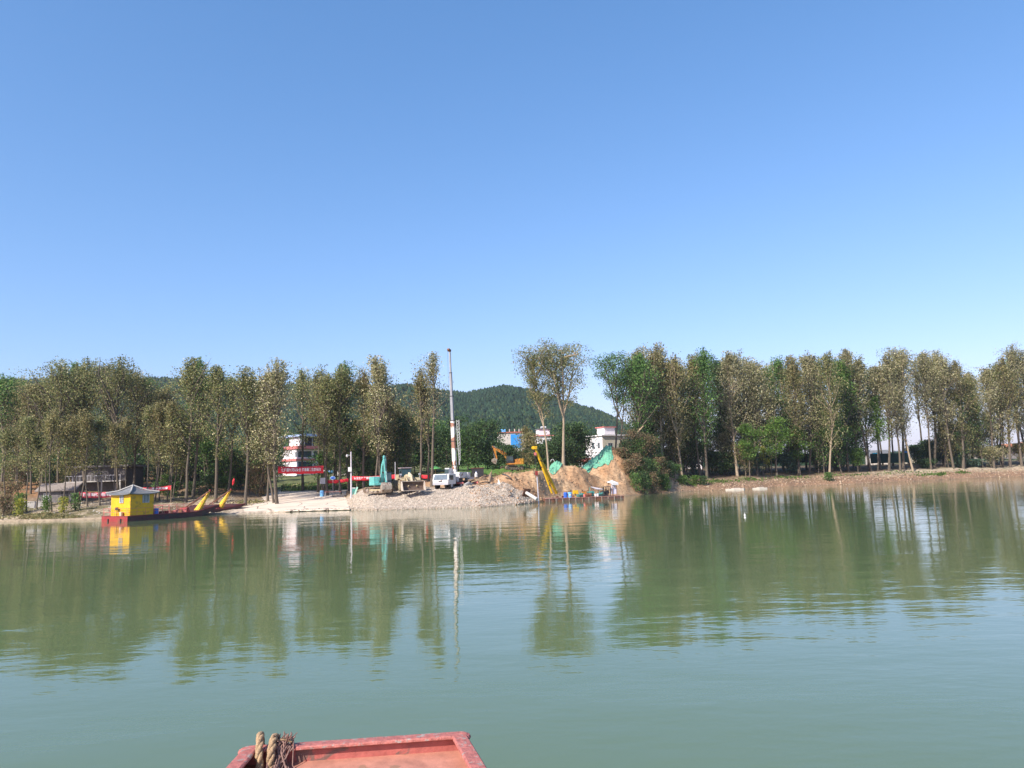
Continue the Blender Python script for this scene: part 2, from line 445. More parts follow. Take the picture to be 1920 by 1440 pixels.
# ------------------------------------------------------------------ ground and water
def build_ground():
    us = np.concatenate([np.linspace(-2.2, -.75, 60)[:-1], np.linspace(-.75, .80, 900), np.linspace(.80, 2.2, 60)[1:]])
    ys = np.concatenate([np.linspace(60, 84, 8)[:-1], np.linspace(84, 135, 170)[:-1], np.linspace(135, 200, 130)[:-1], np.geomspace(200, 900, 120)[:-1], np.geomspace(900, 6000, 30)])
    U, Yv = np.meshgrid(us, ys)
    X = U * Yv
    Z = height(X.ravel(), Yv.ravel()).reshape(X.shape)
    px = px_of_u(U); d = Yv - shoreY(px)
    n1 = fbm(X * .2, Yv * .2, 31); n2 = fbm(X * 1.1, Yv * 1.1, 33)
    def C(r, g, b): return np.array([r, g, b])
    def blend(c, w, col): w = np.clip(w, 0, 1)[..., None]; return c * (1 - w) + col * w
    c = np.zeros(X.shape + (3,)) + C(.36, .29, .20)
    left = px < 430
    # left bank: sand by the water, brown soil, orange cut bank behind
    c = blend(c, (d - 12 + 8 * n1) / 6, C(.24, .17, .11))
    c = blend(c, (d - 21 + 6 * n1) / 5 * (px < 480), C(.30, .16, .08))
    c = blend(c, ((n1 + .5 * n2) * 3) * (d > 2) * (px < 430), C(.16, .14, .07))
    c = blend(c, np.clip((px - 424 - d * .6) / 10, 0, 1) * np.clip((545 - px) / 10, 0, 1) * np.clip((np.interp(px, [424, 470, 520, 545], [5, 13, 22, 26]) + 2 * n1 - d) / 2, 0, 1), C(.60, .495, .385))
    # field and grass behind the ramp
    c = blend(c, ((d - 25) / 4) * np.clip((px - 470) / 30, 0, 1), C(.22, .18, .09))
    c = blend(c, ((d - 34) / 10 + 2.2 * n1 + n2) * np.clip((px - 470) / 30, 0, 1), C(.13, .14, .055))
    tr = np.clip(1.4 - np.abs(px - (556 - (d - 20) * 3.6)) / 7, 0, 1) * (d > 19) * (d < 44)
    c = blend(c, tr, C(.50, .42, .33))
    # gravel
    g = np.clip((px - 650 - (8 - d) * 1.5) / 14, 0, 1) * np.clip((1003 - px) / 14, 0, 1) * np.clip((np.interp(px, [850, 900, 940, 975, 1000], [13, 10.5, 9.5, 5, 2]) + 1.5 * n1 - d) / 1.2, 0, 1)
    # excavated earth
    e = np.clip((px - 690) / 40, 0, 1) * np.clip((1265 + 60 * n1 - px) / 30, 0, 1) * np.clip((34 + 6 * n1 - d) / 4, 0, 1)
    c = blend(c, e, C(.40, .245, .135))
    c = blend(c, e * np.clip(n2 * 4, 0, 1) * .6, C(.33, .18, .09))
    c = blend(c, e * np.clip(vnoise(px * .06 + Yv * .4, Yv * .3, 44) * 4, 0, 1) * .55, C(.46, .325, .20))
    c = blend(c, e * np.clip(-n1 * 3.4, 0, 1), C(.44, .30, .175))
    c = blend(c, g, C(.42, .355, .28))
    # strip of grass in front of the dark hedge
    c = blend(c, np.clip((px - 850) / 20, 0, 1) * np.clip((1100 - px) / 20, 0, 1) * np.clip((d - 34 - 3 * n1) / 2, 0, 1), C(.10, .18, .04))
    # right bank
    r = np.clip((px - 1250) / 40, 0, 1)
    c = blend(c, r, C(.25, .16, .10))
    c = blend(c, r * np.clip((d - 2 + 2 * n2) / 2, 0, 1) * np.clip((1640 - px) / 90, 0, 1) * .8, C(.20, .135, .085))  # bank brown deepened: leaf litter, with the trees' shade painted in
    c = blend(c, r * np.clip((d - 4 + 3 * n1) / 3, 0, 1) * np.clip((px - 1560) / 120, .15, 1), C(.42, .34, .24))
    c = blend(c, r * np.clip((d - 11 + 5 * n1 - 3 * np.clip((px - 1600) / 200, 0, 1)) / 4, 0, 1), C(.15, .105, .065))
    c = blend(c, r * np.clip(n2 * 3 - .3, 0, 1) * np.clip((d - 3) / 3, 0, 1) * .6, C(.10, .13, .04))
    c = blend(c, np.clip((px - 1830) / 20, 0, 1) * np.clip((d - 38) / 5, 0, 1), C(.42, .34, .19))
    wet = np.clip((.3 - Z) / .3, 0, 1)
    c = blend(c, wet * .55, C(.20, .15, .10))
    c = blend(c, (Yv - 210) / 60, C(.045, .07, .03))
    nU, nY = len(us), len(ys)
    idx = np.arange(nU * nY).reshape(nY, nU)
    F = np.stack([idx[:-1, :-1], idx[:-1, 1:], idx[1:, 1:], idx[1:, :-1]], -1).reshape(-1, 4)
    V = np.stack([X, Yv, Z], -1).reshape(-1, 3)
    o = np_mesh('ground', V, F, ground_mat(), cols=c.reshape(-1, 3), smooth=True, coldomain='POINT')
    struct(o)
build_ground()
w = MB()
xs = [-6000, -300, -60, 60, 400, 6000]; ys = [-4000, -60, -5, 60, 300, 600]
for i in range(5):
    for j in range(5):
        w.quad((xs[i], ys[j], 0), (xs[i + 1], ys[j], 0), (xs[i + 1], ys[j + 1], 0), (xs[i], ys[j + 1], 0))
struct(w.build('water', water_mat()))

# ------------------------------------------------------------------ trees
BARK = mat('bark', (.115, .092, .066), .9, .35, 6, bump=.4)
BARKP = mat('pale_bark', (.30, .235, .16), .9, .3, 5, bump=.4)
BARKD = mat('dark_bark', (.10, .08, .06), .9, .3, 6, bump=.4)
PAL = {  # leaf albedos with weights
    'olive': ([(0.181, 0.181, 0.065), (0.123, 0.152, 0.058), (0.275, 0.246, 0.109), (0.080, 0.109, 0.041), (0.392, 0.341, 0.189)], [.3, .25, .22, .15, .08]),
    'dry':   ([(0.235, 0.195, 0.085), (0.165, 0.155, 0.06), (0.36, 0.30, 0.165), (0.10, 0.11, 0.042), (0.20, 0.135, 0.07)], [.3, .28, .16, .18, .08]),
    'pale':  ([(0.250, 0.231, 0.119), (0.375, 0.331, 0.200), (0.150, 0.156, 0.062), (0.475, 0.413, 0.275), (0.112, 0.125, 0.050)], [.32, .22, .26, .08, .12]),
    'green': ([(0.095, 0.176, 0.041), (0.061, 0.121, 0.034), (0.162, 0.257, 0.061), (0.041, 0.081, 0.027)], [.35, .3, .15, .2]),
    'bright': ([(0.121, 0.242, 0.039), (0.088, 0.187, 0.033), (0.187, 0.308, 0.055), (0.055, 0.110, 0.022)], [.4, .3, .15, .15]),
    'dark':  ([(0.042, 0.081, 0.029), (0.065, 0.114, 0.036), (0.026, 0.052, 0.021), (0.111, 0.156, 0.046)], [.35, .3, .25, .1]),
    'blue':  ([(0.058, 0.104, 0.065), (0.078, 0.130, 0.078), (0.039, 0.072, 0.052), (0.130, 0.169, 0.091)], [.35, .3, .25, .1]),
    'yellow': ([(0.350, 0.320, 0.040), (0.220, 0.240, 0.040), (0.120, 0.170, 0.030)], [.4, .3, .3]),
    'brown': ([(0.204, 0.132, 0.072), (0.276, 0.192, 0.108), (0.120, 0.090, 0.048), (0.072, 0.108, 0.036)], [.3, .25, .25, .2]),
}
def leaf_cards(pts, size, pal, rng, flat=.0):
    n = len(pts)
    cols, w = PAL[pal]
    cols = np.array(cols)
    ci = rng.choice(len(cols), n, p=np.array(w) / sum(w))
    mean = (cols * (np.array(w) / sum(w))[:, None]).sum(0)
    c = np.minimum((cols[ci] * .9 + mean * .1) * rng.uniform(1.1, 1.55, (n, 1)), .6)
    a = rng.normal(size=(n, 3)); a /= np.linalg.norm(a, axis=1, keepdims=True)
    b = rng.normal(size=(n, 3)); b[:, 2] *= (1 - flat)
    b -= a * (a * b).sum(1, keepdims=True); b /= np.linalg.norm(b, axis=1, keepdims=True)
    s = size * rng.uniform(.6, 1.35, (n, 1))
    a = a * s * .5; b = b * s * .33
    V = np.stack([pts - a, pts + b * 1.0 - a * .1, pts + a, pts - b * 1.0 - a * .1], 1).reshape(-1, 3)
    F = np.arange(4 * n).reshape(n, 4)
    c = c * np.array({'dry': (.97, 1.0, .95), 'pale': (1.03, 1.02, 1.0), 'olive': (1.02, 1.02, 1.0), 'bright': (.75, .68, .75)}.get(pal, (1, 1, 1)))
    return V, F, c
def np_tube(path, rad, n=6):
    """path (k,3), rad (k,) -> verts, quads"""
    path = np.asarray(path, float); k = len(path)
    t = np.gradient(path, axis=0); t /= np.linalg.norm(t, axis=1, keepdims=True) + 1e-9
    up = np.array([1., 0.13, 0.07]); a = up - t * (t @ up)[:, None]; a /= np.linalg.norm(a, axis=1, keepdims=True) + 1e-9
    b = np.cross(t, a)
    q = np.arange(n) * 2 * np.pi / n
    V = path[:, None] + (a[:, None] * np.cos(q)[None, :, None] + b[:, None] * np.sin(q)[None, :, None]) * np.asarray(rad)[:, None, None]
    idx = np.arange(k * n).reshape(k, n)
    F = np.stack([idx[:-1], np.roll(idx[:-1], -1, 1), np.roll(idx[1:], -1, 1), idx[1:]], -1).reshape(-1, 4)
    return V.reshape(-1, 3), F
class Acc:
    def __init__(s): s.V = []; s.F = []; s.n = 0
    def add(s, V, F): s.V.append(V); s.F.append(F + s.n); s.n += len(V)
    def get(s): return np.concatenate(s.V), np.concatenate(s.F)
TREES = []
def tree(base, H, lean=0.0, cb=.4, w=2.5, style='poplar', pal='olive', nl=2600, ls=.34, seed=0, r0=None, name='poplar_tree', bark=None, nb=None, fork=0, tip=.8, row='', look=''):
    rng = np.random.default_rng(seed + 1000)
    nl = int(nl * 1.9); ls *= .72
    if style == 'poplar' and row not in ('young', 'site'): w *= 1.12
    root = bpy.data.objects.new(name, None); COL.objects.link(root); root.location = base
    r0 = r0 or max(.08, H * .0085) * rng.uniform(.8, 1.3)
    A = Acc()
    k = 10
    tt = np.linspace(0, 1, k)
    wob = rng.normal(size=(k, 2)) * H * .006; wob[0] = 0
    bend = rng.normal(size=2) * H * .026
    trunk = np.stack([lean * tt ** 1.15 + wob.cumsum(0)[:, 0] * .5 + bend[0] * np.sin(tt * 3), wob.cumsum(0)[:, 1] * .5 + bend[1] * np.sin(tt * 3), tt * H * .97 - .15 * (tt == 0)], 1)
    rad = r0 * (1 - tt) ** .8 * .95 + .025
    rad[0] *= 1.25
    A.add(*np_tube(trunk, rad, 7))
    def at(t): return np.array([np.interp(t, tt, trunk[:, i]) for i in range(3)])
    if style == 'poplar' and row != 'young': cb *= rng.uniform(.5, .85)
    axes = [(at, cb, 1.0)]
    for f in range(fork):      # co-dominant stems
        t0 = cb * rng.uniform(.75, 1.0)
        p0 = at(t0); az = rng.uniform(0, 6.28) if fork > 1 else rng.choice([0.2, 2.9])
        if fork > 1: az = 2 * math.pi * f / fork + rng.uniform(-.4, .4)
        hh = H * (1 - t0) * rng.uniform(.78, .98)
        ss = np.linspace(0, 1, 7)
        off = w * rng.uniform(.45, .8)
        pth = p0 + np.stack([np.cos(az) * off * ss ** .75, np.sin(az) * off * ss ** .75, hh * ss], 1)
        A.add(*np_tube(pth, r0 * .62 * (1 - ss) ** .8 + .02, 6))
        axes.append((lambda t, pth=pth, t0=t0: np.array([np.interp(np.clip((t - t0) / (1 - t0), 0, 1), ss, pth[:, i]) for i in range(3)]), max(cb, t0 + .12), .75))
    nb = nb or int(16 + H * 1.5)
    nb = int(nb / len(axes) * (1.3 if fork else 1))
    clumps = []
    for axf, c0, sc in axes:
        us = ((np.arange(nb) + rng.uniform(0, 1, nb)) / nb) ** (.8 if style == 'poplar' else 1)
        for i, u in enumerate(us):
            t = c0 + (1 - c0) * u * .97
            if style == 'poplar': shp = (.42 + .62 * math.sin(math.pi * min(1, .1 + .75 * u))) * (1 - u ** 2.2 * .62) * rng.choice([.55, .85, 1.0, 1.25])
            elif style == 'round': shp = math.sin(math.pi * (.12 + .82 * u)) ** .6
            elif style == 'spread': shp = (.35 + .75 * u ** .7) * (1 - max(0, u - .75) * 1.6)
            else: shp = (1 - u * .8)
            L = w * sc * shp * rng.uniform(.6, 1.2)
            az = rng.uniform(0, 6.283)
            el = math.radians(rng.uniform(28, 62) if style in ('poplar', 'spread') else rng.uniform(5, 50))
            if style == 'poplar': el += .35 * u
            Lb = L / max(.35, math.cos(el)) if style != 'round' else L
            Lb = min(Lb, L * 1.9)
            p0 = axf(t)
            s_ = np.array([0, .35, .7, 1.0])
            d = np.array([math.cos(az) * math.cos(el), math.sin(az) * math.cos(el), math.sin(el)])
            pth = p0 + np.outer(s_, d) * Lb + np.outer(s_ ** 2, [0, 0, .18 * Lb]) + rng.normal(size=(4, 3)) * .05 * s_[:, None] * Lb
            top = H * (.99 - .13 * rng.random() ** 1.5 - (.10 * rng.random() if style == 'poplar' else 0))
            if pth[-1, 2] > top: pth[:, 2] = p0[2] + (pth[:, 2] - p0[2]) * max(.05, (top - p0[2]) / (pth[-1, 2] - p0[2]))
            rb = max(.02, .022 * Lb + .012)
            A.add(*np_tube(pth, np.array([rb, rb * .75, rb * .45, .01]), 4))
            nc = max(1, int(1.4 + Lb * 1.1))
            for q in range(nc):
                s = rng.uniform(.3, 1.05)
                c = np.array([np.interp(s, s_, pth[:, j]) for j in range(3)]) + rng.normal(size=3) * .13 * Lb * np.array([1, 1, .7])
                clumps.append((c, .28 + .12 * Lb, rng.uniform(.3, 1.6)))
                if rng.random() < .55:
                    tw = np.stack([pth[1] + (pth[2] - pth[1]) * rng.random(), c])
                    A.add(*np_tube(tw, np.array([.022, .01]), 3))
    tips = []
    if style == 'poplar':       # upright leaders that make the ragged top
        for q in range(int(3 + w * 2)):
            az = rng.uniform(0, 6.28); rr0 = w * rng.uniform(.05, .55); ht = H * (1.0 - .12 * (rr0 / w) - rng.uniform(0, .08)); c0 = at(.86)
            base = at(.72); tipp = np.array([c0[0] + rr0 * math.cos(az), c0[1] + rr0 * math.sin(az), ht])
            A.add(*np_tube(np.stack([base, base * .45 + tipp * .55 + np.array([0, 0, -.2]), tipp]), np.array([.04, .03, .018]), 3))
            for e in range(7):
                t = e / 6; clumps.append((base * (1 - t) * .5 + tipp * (.5 + .5 * t), .13 + .22 * (1 - t), (1.0 - .6 * t)))
    for q in range(int(5 + w * 3)):   # feathery leaders
        t = rng.uniform(.86, 1.0); c = at(t) + np.array([rng.normal() * w * .22, rng.normal() * w * .22, rng.uniform(-.2, .5) * (.5 if style == 'round' else 1)])
        clumps.append((c, .35, rng.uniform(.3, 1)))
    wts = np.array([c[2] for c in clumps]); wts /= wts.sum()
    ci = rng.choice(len(clumps), nl, p=wts)
    cnt = np.bincount(ci, minlength=len(clumps)); ci = ci[cnt[ci] >= 7]; nl = len(ci)
    cc = np.array([c[0] for c in clumps])[ci]; sg = np.array([c[1] for c in clumps])[ci][:, None]
    pts = cc + np.clip(rng.normal(size=(nl, 3)), -1.45, 1.45) * sg * np.array([1, 1, .85])
    ok = pts[:, 2] < H * 1.01 + .15
    pts = pts[ok]; ci = ci[ok]; nl = len(pts)
    hi = pts[:, 2] > H * .93      # no lone leaves hanging above the crown
    if hi.sum() > 3:
        P2 = pts[hi]; dd_ = np.sort(((P2[:, None] - P2[None]) ** 2).sum(-1), 1)[:, min(4, len(P2) - 1)]
        keep = np.ones(nl, bool); keep[np.where(hi)[0][dd_ > .36]] = False; pts = pts[keep]; ci = ci[keep]; nl = len(pts)
    pts = pts[pts[:, 2] > H * cb * .75]
    V, F, c = leaf_cards(pts, ls, pal, rng)
    # each clump has its own tint (age of the leaves)
    tint = rng.uniform(.6, 1.4, len(clumps)) * rng.uniform(.88, 1.12)
    c = c * tint[ci[:len(c)]][:, None] if len(c) == nl else c
    TV, TF = A.get()
    np_mesh('trunk', TV, TF, bark or BARK, root, smooth=True)
    np_mesh('crown', V, F, LEAF, root, cols=c)
    TREES.append((root, row, look))
    return root
def ptree(px, Y, ytop, lean=0.0, **k):
    b = on_ground(px, Y, 0)
    top = P(px, ytop, Y)
    return tree(b, max(1.5, top[2] - b[2]), lean, **k)
sd = [100]
def S(): sd[0] += 1; return sd[0]
rr = random.Random(5)
# young thin dry-leaved trees on the left shore
for px, dd, yt, ln in [(13, 9, 812, .2), (51, 8, 800, -.4), (70, 10, 806, -.3), (91, 9.5, 788, 0), (99, 8, 800, .1), (119, 9, 790, .1), (140, 9.5, 782, 0), (149, 8.5, 796, .15), (165, 10, 778, -.1), (189, 10.5, 790, 0),
                       (277, 15, 780, 0), (286, 14, 778, .5), (291, 15, 790, 0), (300, 16, 775, -.2), (313, 14, 788, .1), (320, 13.5, 765, -.25), (325, 17, 790, 0), (37, 14, 815, 0), (212, 17, 790, 0), (236, 18, 784, 0)]:
    ptree(px, float(shoreY(px)) + dd, yt + rr.uniform(-34, 2), ln, cb=.34, w=1.35, pal=rr.choice(['dry', 'dry', 'olive']), nl=1500, ls=.27, seed=S(), r0=.075, name='young_tree', nb=22, row='young', look='thin dry-leaved tree')
# tall trees of the left bank
for px, Y, yt, ln, w, pal, cb in [(-40, 124, 700, 0, 3.2, 'olive', .35), (2, 122, 700, 0, 3.2, 'green', .3), (30, 128, 706, 0, 3, 'olive', .35), (58, 120, 716, 0, 3, 'dry', .3), (78, 124, 708, 0, 3, 'olive', .3), (106, 118, 676, 0, 3.2, 'olive', .35),
                                  (135, 126, 676, 0, 3.0, 'green', .35), (160, 120, 666, 0, 3.3, 'olive', .38), (190, 125, 680, 0, 3, 'dry', .35), (224, 118, 667, 0, 3.0, 'olive', .4), (250, 124, 690, 0, 3.0, 'dry', .35),
                                  (276, 128, 702, 0, 2.8, 'green', .4), (300, 124, 722, 0, 2.5, 'dry', .35), (349, 110, 664, 0.5, 2.6, 'olive', .48), (362, 114, 668, .6, 2.4, 'green', .45), (405, 110, 676, 0, 2.2, 'olive', .42),
                                  (388, 120, 695, 0, 2.2, 'dry', .4), (428, 117, 698, 0, 2.3, 'olive', .4), (460, 108.5, 682, 0.2, 2.3, 'olive', .42), (484, 118, 700, 0, 2.2, 'olive', .35), (502, 112, 700, 0, 1.9, 'dry', .4), (514, 109, 690, 0, 1.9, 'dry', .42),
                                  (520, 107.5, 667, .3, 2.4, 'pale', .33), (568, 126, 688, 0, 2.3, 'olive', .50), (596, 121, 684, 0, 2.2, 'olive', .48), (606, 118, 700, .2, 2.0, 'dry', .4), (614, 116, 696, 0, 1.9, 'olive', .4), (625, 123, 706, 0, 2, 'olive', .35),
                                  (638, 116, 678, 0.4, 2.3, 'olive', .38), (655, 120, 672, 0, 2.2, 'green', .4), (682, 118, 690, 0, 2.2, 'dry', .3), (702, 115, 662, 0.2, 2.2, 'pale', .3), (713, 118, 676, .3, 2.2, 'olive', .32), (722, 121, 720, 0, 2, 'dry', .25),
                                  (741, 126, 752, 0, 2.6, 'dry', .3), (764, 128, 768, 0, 2.6, 'olive', .2)]:
    w *= 1.28 if px < 320 else 1.08
    ptree(px, Y, yt, ln, cb=cb, w=w, pal=pal, nl=int(1050 * w), ls=.33, seed=S(), row='left', look={'olive': 'olive-leaved poplar', 'green': 'green-leaved poplar', 'dry': 'brownish sparse poplar', 'pale': 'pale yellowish poplar'}[pal])
ptree(787, 112, 690, 0, cb=.4, w=2.1, pal='dry', nl=1700, ls=.3, seed=S(), row='site', look='sparse brownish poplar left of a pair')
ptree(803, 113, 700, -.5, cb=.45, w=1.7, pal='dry', nl=900, ls=.3, seed=S(), row='site', fork=1, look='thin bare-stemmed poplar with a forked top')
ptree(809, 111, 653, 1.0, cb=.52, w=1.9, pal='pale', nl=1500, ls=.3, seed=S(), row='site', look='slender poplar with its crown leaning to the crane')
# two tall trees above the dug earth, and the tree by the net
ptree(1029, 123, 650, -2.6, cb=.40, w=3.4, style='spread', pal='olive', nl=3900, ls=.3, seed=S(), fork=1, row='mid', bark=BARKP, nb=34, look='tall airy tree leaning left over the dug earth')
ptree(1057, 124.5, 643, .2, cb=.44, w=4.4, style='spread', pal='olive', nl=6200, ls=.3, seed=S(), fork=3, row='mid', bark=BARKP, nb=44, r0=.24, look='tall fan-crowned tree on the earth mound')
ptree(1153, 137, 662, .3, cb=.46, w=3.8, style='spread', pal='green', nl=3600, ls=.33, seed=S(), fork=2, row='mid', nb=30, look='open tree forking above the green net')
ptree(1160, 140, 690, 1.5, cb=.5, w=2.2, style='spread', pal='green', nl=900, ls=.33, seed=S(), fork=1, row='mid', nb=16, look='thin tree just right of the green net')
# right bank: skyline
SKX = [1190, 1216, 1245, 1274, 1300, 1327, 1382, 1424, 1450, 1477, 1522, 1547, 1579, 1608, 1648, 1672, 1695, 1716, 1764, 1803, 1830, 1856, 1880, 1909, 1960, 2100]
SKY = [668, 642, 634, 652, 668, 646, 652, 652, 668, 656, 652, 647, 650, 640, 655, 668, 642, 645, 645, 665, 680, 655, 668, 638, 645, 660]
front = [(1205, 'green', 12), (1216, 'pale', 14), (1241, 'dry', 12), (1245, 'pale', 16), (1273, 'pale', 12), (1279, 'dry', 10.5), (1313, 'dry', 13), (1325, 'green', 10), (1352, 'dark', 22), (1382, 'pale', 13), (1400, 'pale', 18),
         (1420, 'pale', 13), (1438, 'dry', 20), (1478, 'green', 18), (1496, 'dry', 12), (1517, 'pale', 14), (1534, 'dry', 19), (1554, 'olive', 9), (1576, 'green', 18), (1590, 'bright', 16), (1612, 'pale', 17), (1632, 'pale', 15), (1650, 'dry', 22), (1666, 'pale', 15),
         (1687, 'pale', 13), (1693, 'pale', 17), (1711, 'pale', 12), (1745, 'pale', 14), (1752, 'dry', 20), (1770, 'pale', 19), (1787, 'pale', 12), (1805, 'dry', 12), (1826, 'olive', 16), (1863, 'pale', 12), (1879, 'olive', 14), (1893, 'dry', 12), (1915, 'pale', 13), (1940, 'pale', 15), (1962, 'olive', 18), (1990, 'pale', 14)]
for px, pal, dd in front:
    Y = float(shoreY(px)) + dd
    yt = float(np.interp(px, SKX, SKY)) + rr.choice([0, 2, 6, 14, 24])
    ptree(px, Y, yt, rr.uniform(-.8, .8), cb=(.40 if 1625 < px < 1765 else rr.uniform(.22, .38)), w=rr.uniform(2.5, 3.4), pal=pal, nl=3300, ls=.40, seed=S(), row='right', r0=.2 if px in (1279, 1554, 1711) else None,
          bark=BARKP if px in (1241, 1279, 1382, 1554, 1711) else BARK,
          look={'olive': 'olive-leaved', 'green': 'dark green', 'dry': 'half-dry', 'pale': 'grey-green', 'dark': 'very dark green', 'bright': 'fresh green'}[pal] + ' tall tree')
for i in range(34):      # second row
    px = 1195 + i * 23 + rr.uniform(-9, 9)
    gap = 1632 < px < 1765
    Y = float(shoreY(px)) + rr.uniform(24, 38)
    yt = float(np.interp(px, SKX, SKY)) + rr.uniform(10, 30)
    pal = rr.choice(['pale', 'green', 'dark', 'olive', 'dry'])
    ptree(px, Y, yt, rr.uniform(-.8, .8), cb=.55 if gap else .34, w=rr.uniform(2.8, 3.6), pal=pal, nl=1700 if gap else 2400, ls=.44, seed=S(), row='right back',
          look={'olive': 'olive-leaved', 'green': 'green', 'dry': 'brownish', 'pale': 'pale', 'dark': 'dark green'}[pal] + ' tree')
for i in range(46):      # half-height trees between the tall ones
    px = rr.choice([rr.uniform(1195, 1630), rr.uniform(1195, 1630), rr.uniform(1775, 1960)])
    Y = float(shoreY(px)) + rr.uniform(12, 26); pal = rr.choice(['pale', 'green', 'dark', 'dry', 'olive', 'green'])
    ptree(px, Y, rr.uniform(715, 845), rr.uniform(-1, 1), cb=.18, w=rr.uniform(1.9, 2.8), pal=pal, nl=1700, ls=.38, seed=S(), row='right mid', r0=.09,
          look={'olive': 'olive', 'green': 'green', 'dry': 'brownish', 'pale': 'pale grey', 'dark': 'dark green'}[pal] + ' half-height tree')
for i in range(26):      # lesser trees among the left poplars
    px = 322 + i * 17.5 + rr.uniform(-6, 6)
    if 525 < px < 600: continue
    pal = rr.choice(['green', 'dark', 'dry', 'olive'])
    ptree(px, rr.uniform(119, 134), rr.uniform(765, 850), rr.uniform(-1, 1), cb=.2, w=rr.uniform(1.6, 2.3), pal=pal, nl=1300, ls=.36, seed=S(), row='left mid', r0=.08,
          look={'olive': 'olive', 'green': 'green', 'dry': 'brownish', 'dark': 'dark green'}[pal] + ' lesser tree')
# dark evergreens filling the lower wood on the right
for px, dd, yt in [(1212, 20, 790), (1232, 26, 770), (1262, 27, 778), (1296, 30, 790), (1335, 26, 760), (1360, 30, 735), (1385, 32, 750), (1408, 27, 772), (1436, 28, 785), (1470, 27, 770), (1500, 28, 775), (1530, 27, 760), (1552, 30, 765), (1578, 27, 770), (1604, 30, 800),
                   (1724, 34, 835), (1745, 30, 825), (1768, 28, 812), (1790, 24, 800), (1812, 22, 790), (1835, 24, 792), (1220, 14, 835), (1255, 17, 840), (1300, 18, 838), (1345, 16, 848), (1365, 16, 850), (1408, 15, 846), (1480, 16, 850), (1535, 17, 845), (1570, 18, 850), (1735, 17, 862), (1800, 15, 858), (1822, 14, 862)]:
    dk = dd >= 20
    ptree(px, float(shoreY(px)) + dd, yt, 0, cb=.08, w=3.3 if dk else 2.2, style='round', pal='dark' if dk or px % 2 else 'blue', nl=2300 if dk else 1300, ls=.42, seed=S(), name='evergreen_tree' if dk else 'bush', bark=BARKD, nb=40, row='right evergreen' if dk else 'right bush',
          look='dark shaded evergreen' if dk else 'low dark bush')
# bright small broadleaf trees on the right bank edge
for px, dd, yt, w, ln in [(1456, 8.5, 782, 3.1, .8), (1405, 9, 795, 2.4, 0), (1500, 11, 800, 2.0, 0), (1240, 9.5, 868, 1.4, 0), (1608, 14, 842, 1.3, 0), (1645, 16, 742, 2.6, 0), (1590, 20, 700, 2.6, 0)]:
    ptree(px, float(shoreY(px)) + dd, yt, ln, cb=.34, w=w, style='round', pal='bright', nl=int(820 * w), ls=.38, seed=S(), name='broadleaf_tree', nb=26, row='bright', look='bright green tree')
ptree(1430, float(shoreY(1430)) + 12, 838, 0, cb=.2, w=1.2, style='round', pal='yellow', nl=500, ls=.3, seed=S(), name='broadleaf_tree', nb=10, row='bright', look='small yellow-leaved tree')
# dark leafy hedge trees behind the works, and brush around the net
for i, (px, Y, yt, w) in enumerate([(548, 232, 812, 4), (650, 150, 805, 3.4), (672, 142, 812, 3), (695, 140, 800, 3.2), (718, 138, 795, 3), (738, 144, 780, 4), (760, 141, 778, 4), (778, 150, 790, 4), (800, 143, 800, 3.5), (818, 150, 785, 4), (838, 142, 802, 3.4), (860, 152, 780, 4),
                                    (878, 142, 806, 3.4), (897, 141, 792, 3.6), (915, 148, 788, 4), (928, 141, 828, 2.6), (955, 140, 836, 2.6), (988, 150, 800, 2.0), (992, 142, 814, 2.2), (1014, 142, 834, 2.6), (1034, 141, 828, 3.0), (1055, 144, 816, 3.2), (1076, 146, 794, 4.2), (1088, 150, 806, 3.4), (1142, 158, 842, 1.6),
                                    (345, 140, 830, 3), (370, 138, 842, 3.4), (392, 142, 836, 3), (425, 134, 842, 3.2), (450, 132, 850, 3), (478, 128, 866, 2.6), (235, 150, 850, 3.4), (262, 146, 858, 3), (80, 145, 850, 4), (100, 140, 862, 3), (48, 142, 858, 3.4), (20, 140, 850, 3.4), (180, 148, 845, 3.5), (300, 150, 835, 3.5), (134, 150, 840, 3.5), (520, 170, 838, 2.6)]):
    ptree(px, Y, yt, 0, cb=.06, w=w, style='round', pal='dry' if px in (672, 988, 992) else ('dark' if (i % 3 or px > 900) else 'green'), nl=int(700 * w), ls=.40, seed=S(), name='hedge_tree', bark=BARKD, nb=44, row='hedge', look='dense dark green tree')
for i in range(20):
    px = (-30, 10, 55, 100, 150, 200, 245, 290, 335, 375, 415, 455, 490, 640, 665, 690, 715, 740, 765, 790)[i]
    ptree(px, 152 + 7 * (i % 3), (790 if px < 330 else 812) + rr.uniform(-18, 22), 0, cb=.1, w=3.6, style='round', pal=('green', 'olive', 'dark')[i % 3], nl=2300, ls=.44, seed=S(), name='hedge_tree', bark=BARKD, nb=40, row='backing', look='bushy green tree')
for i in range(16):
    px = (30, 75, 120, 168, 205, 262, 300, 338, 372, 418, 442, 470, 492, 676, 700, 730)[i]
    ptree(px, 131 + 4 * (i % 3), (868 if px < 500 else 862) + rr.uniform(-8, 14), 0, cb=.02, w=rr.uniform(1.6, 2.6), style='round', pal=('brown', 'dark', 'olive', 'dry')[i % 4], nl=900, ls=.34, seed=S(), name='bush', bark=BARKD, nb=24, r0=.05, row='thicket', look=('brown', 'dark', 'olive', 'dry')[i % 4] + ' thicket bush')
